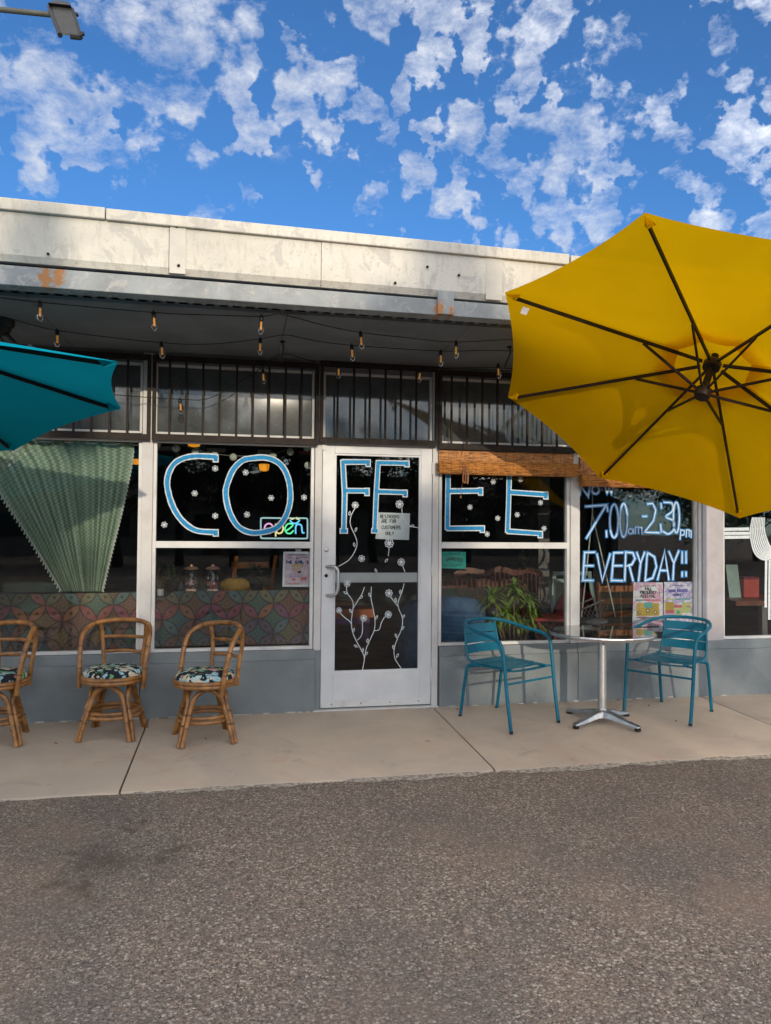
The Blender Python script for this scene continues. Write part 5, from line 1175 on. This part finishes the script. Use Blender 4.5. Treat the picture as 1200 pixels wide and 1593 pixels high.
# generic wooden chair
def wchair(label, x, y, rz, mat, sw_=.42, sh=.45, bh=.95, slats=3, curved=0, woven=None):
    t = thing('wooden_chair', label, 'chair', (x, y, 0), rz)
    b = MB(); b.bx(-sw_/2, sw_/2, -.21, .21, sh-.03, sh); b.build('seat', woven or mat, t, bevel=.006)
    for s in (-1, 1):
        b = MB(); b.tube([(s*sw_*.44,-.18,0),(s*sw_*.44,-.18,sh-.03)], .018, 8); b.build('leg', mat, t)
        b = MB(); b.tube(spline([(s*sw_*.44,.19,0),(s*sw_*.44,.19,sh),(s*sw_*.46,.21+curved*.5,(sh+bh)/2),(s*sw_*.46,.25+curved,bh)], 4), .019, 8); b.build('back_post', mat, t, smooth=True)
    for i in range(slats):
        z = sh+(bh-sh)*(i+.75)/slats-.03; f = (z-sh)/(bh-sh); b = MB(); yy = .20+.05*f; b.bx(-sw_*.44, sw_*.44, yy-.008, yy+.008, z-.028, z+.028); b.build('back_slat', mat, t)
        if woven and i < slats-1:
            b = MB(); z2 = z+(bh-sh)/slats; b.bx(-sw_*.42, sw_*.42, yy-.004, yy+.004, z+.029, z2-.029); b.build('woven_panel', woven, t)
    return t
q = WP(408, 868, 1.4); wchair('orange wooden chair with a curved back beyond the counter', q.x-.2, 1.4, R(200), 'wood_orange', bh=1.18, curved=.14)
q = WP(545, 880, 4.2); wchair('orange wooden chair beyond the purple bench', q.x-.2, 4.2, R(30), 'wood_orange', bh=1.05)
qa, qb = WP(470, 950, 3.4), WP(577, 950, 3.4); t = thing('purple_bench', 'low purple bench with an orange top seen through the door', 'bench', ((qa.x+qb.x)/2, 3.4, 0)); hw = (qb.x-qa.x)/2
b = MB(); b.bx(-hw, hw, -.25, .25, .34, .45); b.build('top', 'orange_paint', t, bevel=.01); b = MB(); b.bx(-hw+.03, hw-.05, -.22, .22, .26, .34); b.build('apron', 'purple', t)
for sx_ in (-1, 1):
    for sy_ in (-1, 1): b = MB(); b.bx(sx_*(hw-.09)-.035, sx_*(hw-.09)+.035, sy_*.18-.035, sy_*.18+.035, 0, .26); b.build('leg', 'purple', t)
q = WP(700, 960, .95); t = thing('blue_armchair', 'rounded blue velvet armchair behind the window beside the door', 'armchair', (q.x-.14, .72, 0))
def barrel(r0, r1, z0_, z1f, a0, a1, n=28, rd=.05):
    b = MB(); V = []
    for i in range(n+1):
        a = R(a0+(a1-a0)*i/n); z1 = z1f(i/n)
        for (r, z) in ((r1, z0_), (r1+.02, (z0_+z1)/2), (r1, z1-rd), (r1-(r1-r0)*.25, z1-.01), ((r0+r1)/2, z1), (r0+(r1-r0)*.25, z1-.01), (r0, z1-rd), (r0, z0_)): V.append((r*math.cos(a), r*math.sin(a), z))
    b.add(V, [(i*8+j, (i+1)*8+j, (i+1)*8+(j+1)%8, i*8+(j+1)%8) for i in range(n) for j in range(8)]+[tuple(range(8)), tuple(reversed(range(n*8, n*8+8)))]); return b
barrel(.27, .40, .12, lambda f: .58+.27*math.sin(math.pi*f)**.55, 150, 380).build('back', 'denim', t, smooth=True, ang=70)
b = MB(); b.lathe([(.26,.13),(.285,.16),(.285,.40),(.26,.45),(.10,.47),(.001,.47)], 24); b.build('seat_cushion', 'denim', t, smooth=True, ang=70)
for k in range(4): b = MB(); a = R(45+90*k); b.tube([(.25*math.cos(a),.25*math.sin(a),.13),(.29*math.cos(a),.29*math.sin(a),0)], [.02,.012], 8); b.build('leg', 'wood_orange', t)
qa, qb = WP(708, 888, 1.9), WP(846, 890, 1.9); t = thing('spindle_settee', 'dark red wooden settee with thin spindle back', 'settee', ((qa.x+qb.x)/2, 1.9, 0)); hw = (qb.x-qa.x)/2; zt_ = qa.z
b = MB(); n = 14; V = []
for i in range(n+1):
    u_ = -1+2*i/n; z = zt_-.03*abs(u_)**2+.02*math.cos(u_*9)
    for (dy, dz) in ((-.014,-.032),(.014,-.032),(.014,.032),(-.014,.032)): V.append((u_*hw, dy+.04*u_*u_, z+dz))
b.add(V, [(i*4+j, (i+1)*4+j, (i+1)*4+(j+1)%4, i*4+(j+1)%4) for i in range(n) for j in range(4)]+[(0,1,2,3),(n*4+3,n*4+2,n*4+1,n*4)]); b.build('crest_rail', 'wood_dark', t)
for i in range(19):
    u_ = -.95+1.9*i/18; b = MB(); b.tube([(u_*hw*.94, -.06, .44), (u_*hw, .04*u_*u_, zt_-.02)], .0075, 6); b.build('spindle', 'wood_dark', t)
b = MB(); b.bx(-hw, hw, -.50, .0, .40, .44); b.build('seat', 'wood_dark', t, bevel=.008)
for sx_ in (-1, 1):
    for yy in (-.45, -.05): b = MB(); b.tube([(sx_*(hw-.08), yy, .40), (sx_*(hw-.02), yy, 0)], [.02, .015], 8); b.build('leg', 'wood_orange', t)
t = thing('console_table', 'dark console table behind the spindle settee', 'table', ((qa.x+qb.x)/2-.05, 2.6, 0))
b = MB(); b.bx(-.75, .75, -.2, .2, .84, .87); b.build('top', 'wood_dark', t); b = MB(); b.bx(-.70, .70, -.17, .17, .76, .84); b.build('apron', 'wood_dark', t)
for sx_ in (-1, 1):
    for yy in (-.15, .15): b = MB(); b.bx(sx_*.66-.03, sx_*.66+.03, yy-.03, yy+.03, 0, .76); b.build('leg', 'wood_dark', t)
potplant('potted_plant', 'bushy dark green pot plant on the console table', 815, 2.6, .87, 1.0, 120, .17, 'plant2', .02, 'copper', .1, .16)
b = MB(); qa, qb = WP(838, 900, 2.2), WP(855, 900, 2.2); b.bx(qa.x, qb.x, 2.2, 2.45, 0, 2.74); part('inner_post', 'grey_col', b)
# dracaena
q = WP(800, 950, .42); t = thing('dracaena_plant', 'bright green dracaena with arching strap leaves behind the teal chair', 'plant', (q.x, .42, 0)); o = Vector((q.x, .42, 0)); rc = random.Random(21)
b = MB(); b.lathe([(.10,0),(.13,.20),(.14,.24),(.125,.24),(.11,.18)], 20); b.build('pot', 'black', t, smooth=True)
for (px, py, nl, L) in ((768, 930, 34, .22), (800, 920, 40, .24), (822, 938, 36, .24), (790, 955, 36, .22), (830, 962, 26, .20), (806, 968, 24, .18), (772, 968, 20, .18)):
    c = WP(px, py, .42+rc.uniform(-.10, .10))-o; b = MB(); b.tube(spline([(c.x*.15, c.y*.2, .20), (c.x*.6, c.y*.6, c.z*.7), tuple(c)], 4), .008, 6); b.build('stem', 'stem', t)
    b = MB()
    for i in range(int(nl*1.5)): leafblade(b, c+Vector((0,0,rc.uniform(-.06,.05))), rc.uniform(0, 6.28), rc.uniform(-.1, 1.2), L*rc.uniform(.55, 1.0), .015*rc.uniform(.8, 1.2), rc.uniform(.3, .9))
    b.build('leaf_rosette', 'plant', t, smooth=True)
q = WP(852, 968, .55); t = thing('red_side_table', 'small red folding side table beside the dracaena', 'table', (q.x, .55, 0))
b = MB(); b.hexa([(-.20,-.17,.615),(.20,-.17,.60),(.22,.17,.61),(-.18,.17,.625),(-.20,-.17,.64),(.20,-.17,.625),(.22,.17,.635),(-.18,.17,.65)]); b.build('top', 'red_paint', t, bevel=.006)
for s in (-1, 1):
    b = MB(); b.tube([(s*.17,-.13,0),(-s*.15,-.13,.61)], .011, 7); b.build('leg', 'red_paint', t); b = MB(); b.tube([(s*.17,.13,0),(-s*.15,.13,.615)], .011, 7); b.build('leg', 'red_paint', t)
q = WP(880, 950, 1.3); t = thing('maroon_chair', 'rounded maroon padded chair beside the pale easel', 'chair', (q.x+.05, 1.3, 0))
barrel(.17, .25, .40, lambda f: .60+.26*math.sin(math.pi*f)**.5, 200, 340).build('back', 'maroon', t, smooth=True, ang=70); b = MB(); b.lathe([(.22,.38),(.24,.42),(.22,.47),(.001,.48)], 20); b.build('seat', 'maroon', t, smooth=True)
for k in range(4): b = MB(); a = R(45+90*k); b.tube([(.17*math.cos(a),.17*math.sin(a),.39),(.22*math.cos(a),.22*math.sin(a),0)], .012, 7); b.build('leg', 'black', t)
qa, qb, qc = WP(868, 890, 1.7), WP(860, 985, 1.7), WP(884, 895, 1.7); t = thing('pale_easel', 'pale green wooden easel leaning beyond the red table', 'easel', (qa.x, 1.7, 0))
for dx_ in (0, .42): b = MB(); b.beam((dx_-.10 if not dx_ else dx_+.10, -.05, 0), (dx_, .1, qa.z), .045, .025, (0,-1,0)); b.build('leg', 'pale_green', t)
for zz in (qa.z-.02, qa.z-.10): b = MB(); b.beam((-.02, .085, zz), (.44, .085, zz), .025, .04); b.build('crossbar', 'pale_green', t)
b = MB(); b.beam((.21, .7, 0), (.21, .12, qa.z-.05), .03, .03, (1,0,0)); b.build('rear_leg', 'pale_green', t)
# behind the hours window
qa, qb = WP(935, 910, .70), WP(988, 910, .70); wchair('honey wood ladder back chair with olive woven panels', (qa.x+qb.x)/2, .70-.2, 0, 'wood_orange', qb.x-qa.x+.04, .45, qa.z+.02, 4, 0, 'olive_weave')
q = WP(917, 955, .42); t = thing('wire_basket', 'tilted grey wire basket on a small stool beside the ladder back chair', 'basket', (q.x, .42, .62))
for i in range(6): b = MB(); b.tube([(-.12+.04*i,-.10,.0),(-.06+.04*i,-.10,.15)], .0028, 5); b.build('wire', 'grey_col', t); b = MB(); b.tube([(-.12+.04*i,-.10,.10),(-.04+.035*i,-.10,.02)], .0028, 5); b.build('wire', 'grey_col', t)
for y_ in (-.10, .10): b = MB(); b.beam((-.13, y_, .10), (.10, y_, .19), .012, .014); b.build('rail', 'grey_col', t)
b = MB(); b.bx(-.12, .12, -.10, .10, 0, .006); b.build('bottom', 'grey_col', t)
t = thing('plant_stool', 'small grey stool carrying the wire basket', 'stool', (q.x, .42, 0)); b = MB(); b.lathe([(.16,.585),(.17,.60),(.17,.62)], 20); b.build('seat', 'grey_col', t)
for k in range(3): b = MB(); a = R(30+120*k); b.tube([(.12*math.cos(a),.12*math.sin(a),.59),(.17*math.cos(a),.17*math.sin(a),0)], .012, 7); b.build('leg', 'grey_col', t)
qt, q1, q2 = WP(922, 800, .35), WP(905, 960, .35), WP(958, 960, .35); t = thing('rope_hanger', 'two pale twisted ropes hanging behind the painted seven', 'rope', (qt.x, .35, 2.74))
for q in (q1, q2):
    b = MB(); b.tube([(0,0,0),(0,0,qt.z-2.74),(q.x-qt.x,0,q.z-2.74)], .006, 6); b.build('rope', 'lantern', t)
# behind the last window
qa = WP(1124, 926, .9); t = thing('cafe_table', 'dark wooden cafe table with grey legs behind the painted cup', 'table', (qa.x+.8, .9, 0))
zt_ = WP(1150, 935, .55).z
b = MB(); b.bx(-.9, .9, -.35, .35, zt_-.05, zt_); b.build('top', 'wood_dark', t, bevel=.005)
for dx_ in (-.55, .0, .8):
    b = MB(); b.bx(dx_-.03, dx_+.03, -.32, -.26, 0, zt_-.05); b.build('leg', 'grey_col', t)
b = MB(); b.bx(-.55, .8, -.31, -.27, zt_-.11, zt_-.05); b.build('apron', 'grey_col', t)
q = WP(1146, 905, .9); t = thing('menu_board', 'pale grey board standing on the cafe table', 'board', (q.x, .95, zt_)); b = MB(); b.obox((0,0,.17), (.07,0,0), (0,.006,.0), (0,.03,.17)); b.build('board', 'pale_green', t); b = MB(); b.beam((0,.12,0), (0,.03,.28), .02, .01, (1,0,0)); b.build('prop', 'grey_col', t)
q = WP(1168, 915, .9); t = thing('red_box', 'dark red box on the cafe table', 'box', (q.x, .95, zt_)); b = MB(); b.bx(-.09, .09, -.07, .07, 0, .19); b.build('body', 'red_paint', t, bevel=.006); b = MB(); b.bx(-.094, .094, -.074, .074, .19, .215); b.build('lid', 'maroon', t, bevel=.004)

# ================================================================== litter
for i, (px, py, wh) in enumerate(((87, 1157, 'between two rattan stools'), (712, 1104, 'at the wall corner right beside the door jamb'), (666, 1154, 'in front of the white door'), (1052, 1122, 'under the teal chair before the posters'), (1010, 1098, 'against the wall behind the round table'), (320, 1150, 'under the sideways rattan stool'))):
    q = GP(px, py); rc = random.Random(i); a = rc.uniform(0, 3); b = MB(); L_ = .022; u_ = Vector((math.cos(a), math.sin(a), 0)); v_ = Vector((-u_.y, u_.x, 0))
    b.add([-u_*L_, v_*.006+Vector((0,0,.004)), u_*L_+Vector((0,0,.005)), -v_*.006+Vector((0,0,.002)), Vector((0,0,.007))], [(0,1,4),(1,2,4),(2,3,4),(3,0,4)])
    tag(b.build('dead_leaf', 'dirt', loc=(q.x, q.y, q.z+.001)), 'tiny dry dark leaf on the sidewalk '+wh, 'leaf', 'dry leaves on the sidewalk')

# ================================================================== across the lot: trees and an added house (behind the viewer, seen as reflections and shade)
def tree(x, y, h, cr, cz, dens, mat, label, seed):
    t = thing('tree', label, 'tree', (x, y, AZ), 0, 'trees across the lot'); rt = random.Random(seed)
    b = MB(); b.tube(spline([(0,0,0),(rt.uniform(-.1,.1),0,h*.2),(rt.uniform(-.2,.2),rt.uniform(-.2,.2),h*.45),(0,0,h*.85)], 4), [.20-.17*i/12 for i in range(13)], 9)
    ends = []
    for i in range(11):
        z0_ = h*rt.uniform(.22, .6); a = rt.uniform(0, 6.28); r = cr*rt.uniform(.5, .95); e = Vector((r*math.cos(a), r*math.sin(a), min(h*.92, z0_+rt.uniform(.2, .45)*h*.5))); ends.append(e)
        b.tube(spline([(0,0,z0_), (e.x*.5, e.y*.5, (z0_+e.z)/2+.1), tuple(e)], 3), [.07,.06,.05,.04,.03,.02,.012], 6)
    b.build('trunk', 'bark', t, smooth=True)
    cl_ = ends+[Vector((rt.gauss(0,.42)*cr, rt.gauss(0,.42)*cr, min(h-.45, cz+rt.gauss(0,.40)*(h-cz)))) for _ in range(26)]
    if abs(x+.7) < .01: cl_ += [Vector((.06,0,7.2)), Vector((.10,0,7.38)), Vector((-.02,0,7.55)), Vector((.10,0,7.62)), Vector((.05,0,7.75)), Vector((.09,0,7.9))]
    if abs(x-2.05) < .01: cl_ += [Vector((-.30,0,7.62)), Vector((-.14,0,7.85)), Vector((-.55,0,7.60)), Vector((.0,0,7.55)), Vector((-.2,0,8.0))]
    b = MB(); V = []; F = []
    for i in range(dens):
        c = rt.choice(cl_); p = c+Vector((rt.gauss(0,.30), rt.gauss(0,.30), rt.gauss(0,.26)))*cr*.55
        if c.z > h-.01: p = c+(p-c)*(.20 if x < 0 else .75)
        elif p.z > h: p.z = h-rt.random()*.5
        s = rt.uniform(.05, .11); a = Vector((rt.gauss(0,1), rt.gauss(0,1), rt.gauss(0,1))).normalized(); c2 = a.orthogonal().normalized(); k = len(V)
        V += [tuple(p-a*s), tuple(p+c2*s*.5), tuple(p+a*s), tuple(p-c2*s*.5)]; F.append((k, k+1, k+2, k+3))
    b.add(V, F); b.build('crown', mat, t)
for i, (x, y, h, cr, cz, de, lf) in enumerate(TREES if 'TREES' in globals() else (
    (-14.5,-27,7.6,2.4,4.8,9000,'leaf'), (-11,-25,7.0,2.2,4.4,9000,'leaf2'), (-7.8,-26,7.4,2.3,4.6,9000,'leaf'), (-5.2,-25,7.0,2.0,4.5,10000,'leaf2'), (-2.9,-26,7.3,1.8,4.7,10000,'leaf'), (-.7,-24.5,6.9,1.5,4.5,10000,'leaf2'),
    (.9,-25,6.9,1.3,4.4,9000,'leaf'), (2.05,-25,7.0,.9,4.6,8000,'leaf2'), (3.7,-27,6.6,1.3,4.2,4200,'leaf2'), (5.6,-28,6.6,1.4,4.1,3600,'leaf'), (7.9,-27,6.5,1.7,4.0,4500,'leaf'), (10.2,-28,6.8,2.3,4.2,8000,'leaf2'), (14,-28,7.5,2.5,4.6,9000,'leaf'), (18.5,-30,8.0,2.8,4.8,9000,'leaf2'), (22.5,-28,6.5,2.5,3.8,8000,'leaf'), (26.5,-29,6.2,2.5,3.6,8000,'leaf2'), (30.5,-28,6.6,2.6,3.8,8000,'leaf'), (35,-29,7,2.8,4,8000,'leaf2'))):  # rightmost trees added out of view to darken the window reflections
    tree(x, y, h, cr, cz, de, lf, 'leafy tree across the lot, %s' % ('light green' if lf == 'leaf' else 'dark green'), 40+i)
t = thing('house', 'long low tan house with dark roof added out of view to hide the horizon in reflections', 'house', (-2, -44, AZ))  # unseen house, added to close off the horizon in the glass
b = MB(); b.bx(-26, 26, -5, 5, 0, 3.2); b.build('wall', 'house', t)
b = MB(); b.add([(-26.6,5.6,3.2),(26.6,5.6,3.2),(26.6,-5.6,3.2),(-26.6,-5.6,3.2),(-26.6,0,5.2),(26.6,0,5.2)], [(0,1,5,4),(2,3,4,5),(0,4,3),(1,2,5),(3,2,1,0)]); b.build('roof', 'house_roof', t)
for k in range(9):
    b = MB(); b.bx(-23+k*5.5, -21+k*5.5, 5.0, 5.04, 1.0, 2.3); b.build('window', 'house_glass', t)
b = MB(); b.bx(-.5, .5, 5.0, 5.05, 0, 2.1); b.build('door', 'wood_dark', t)
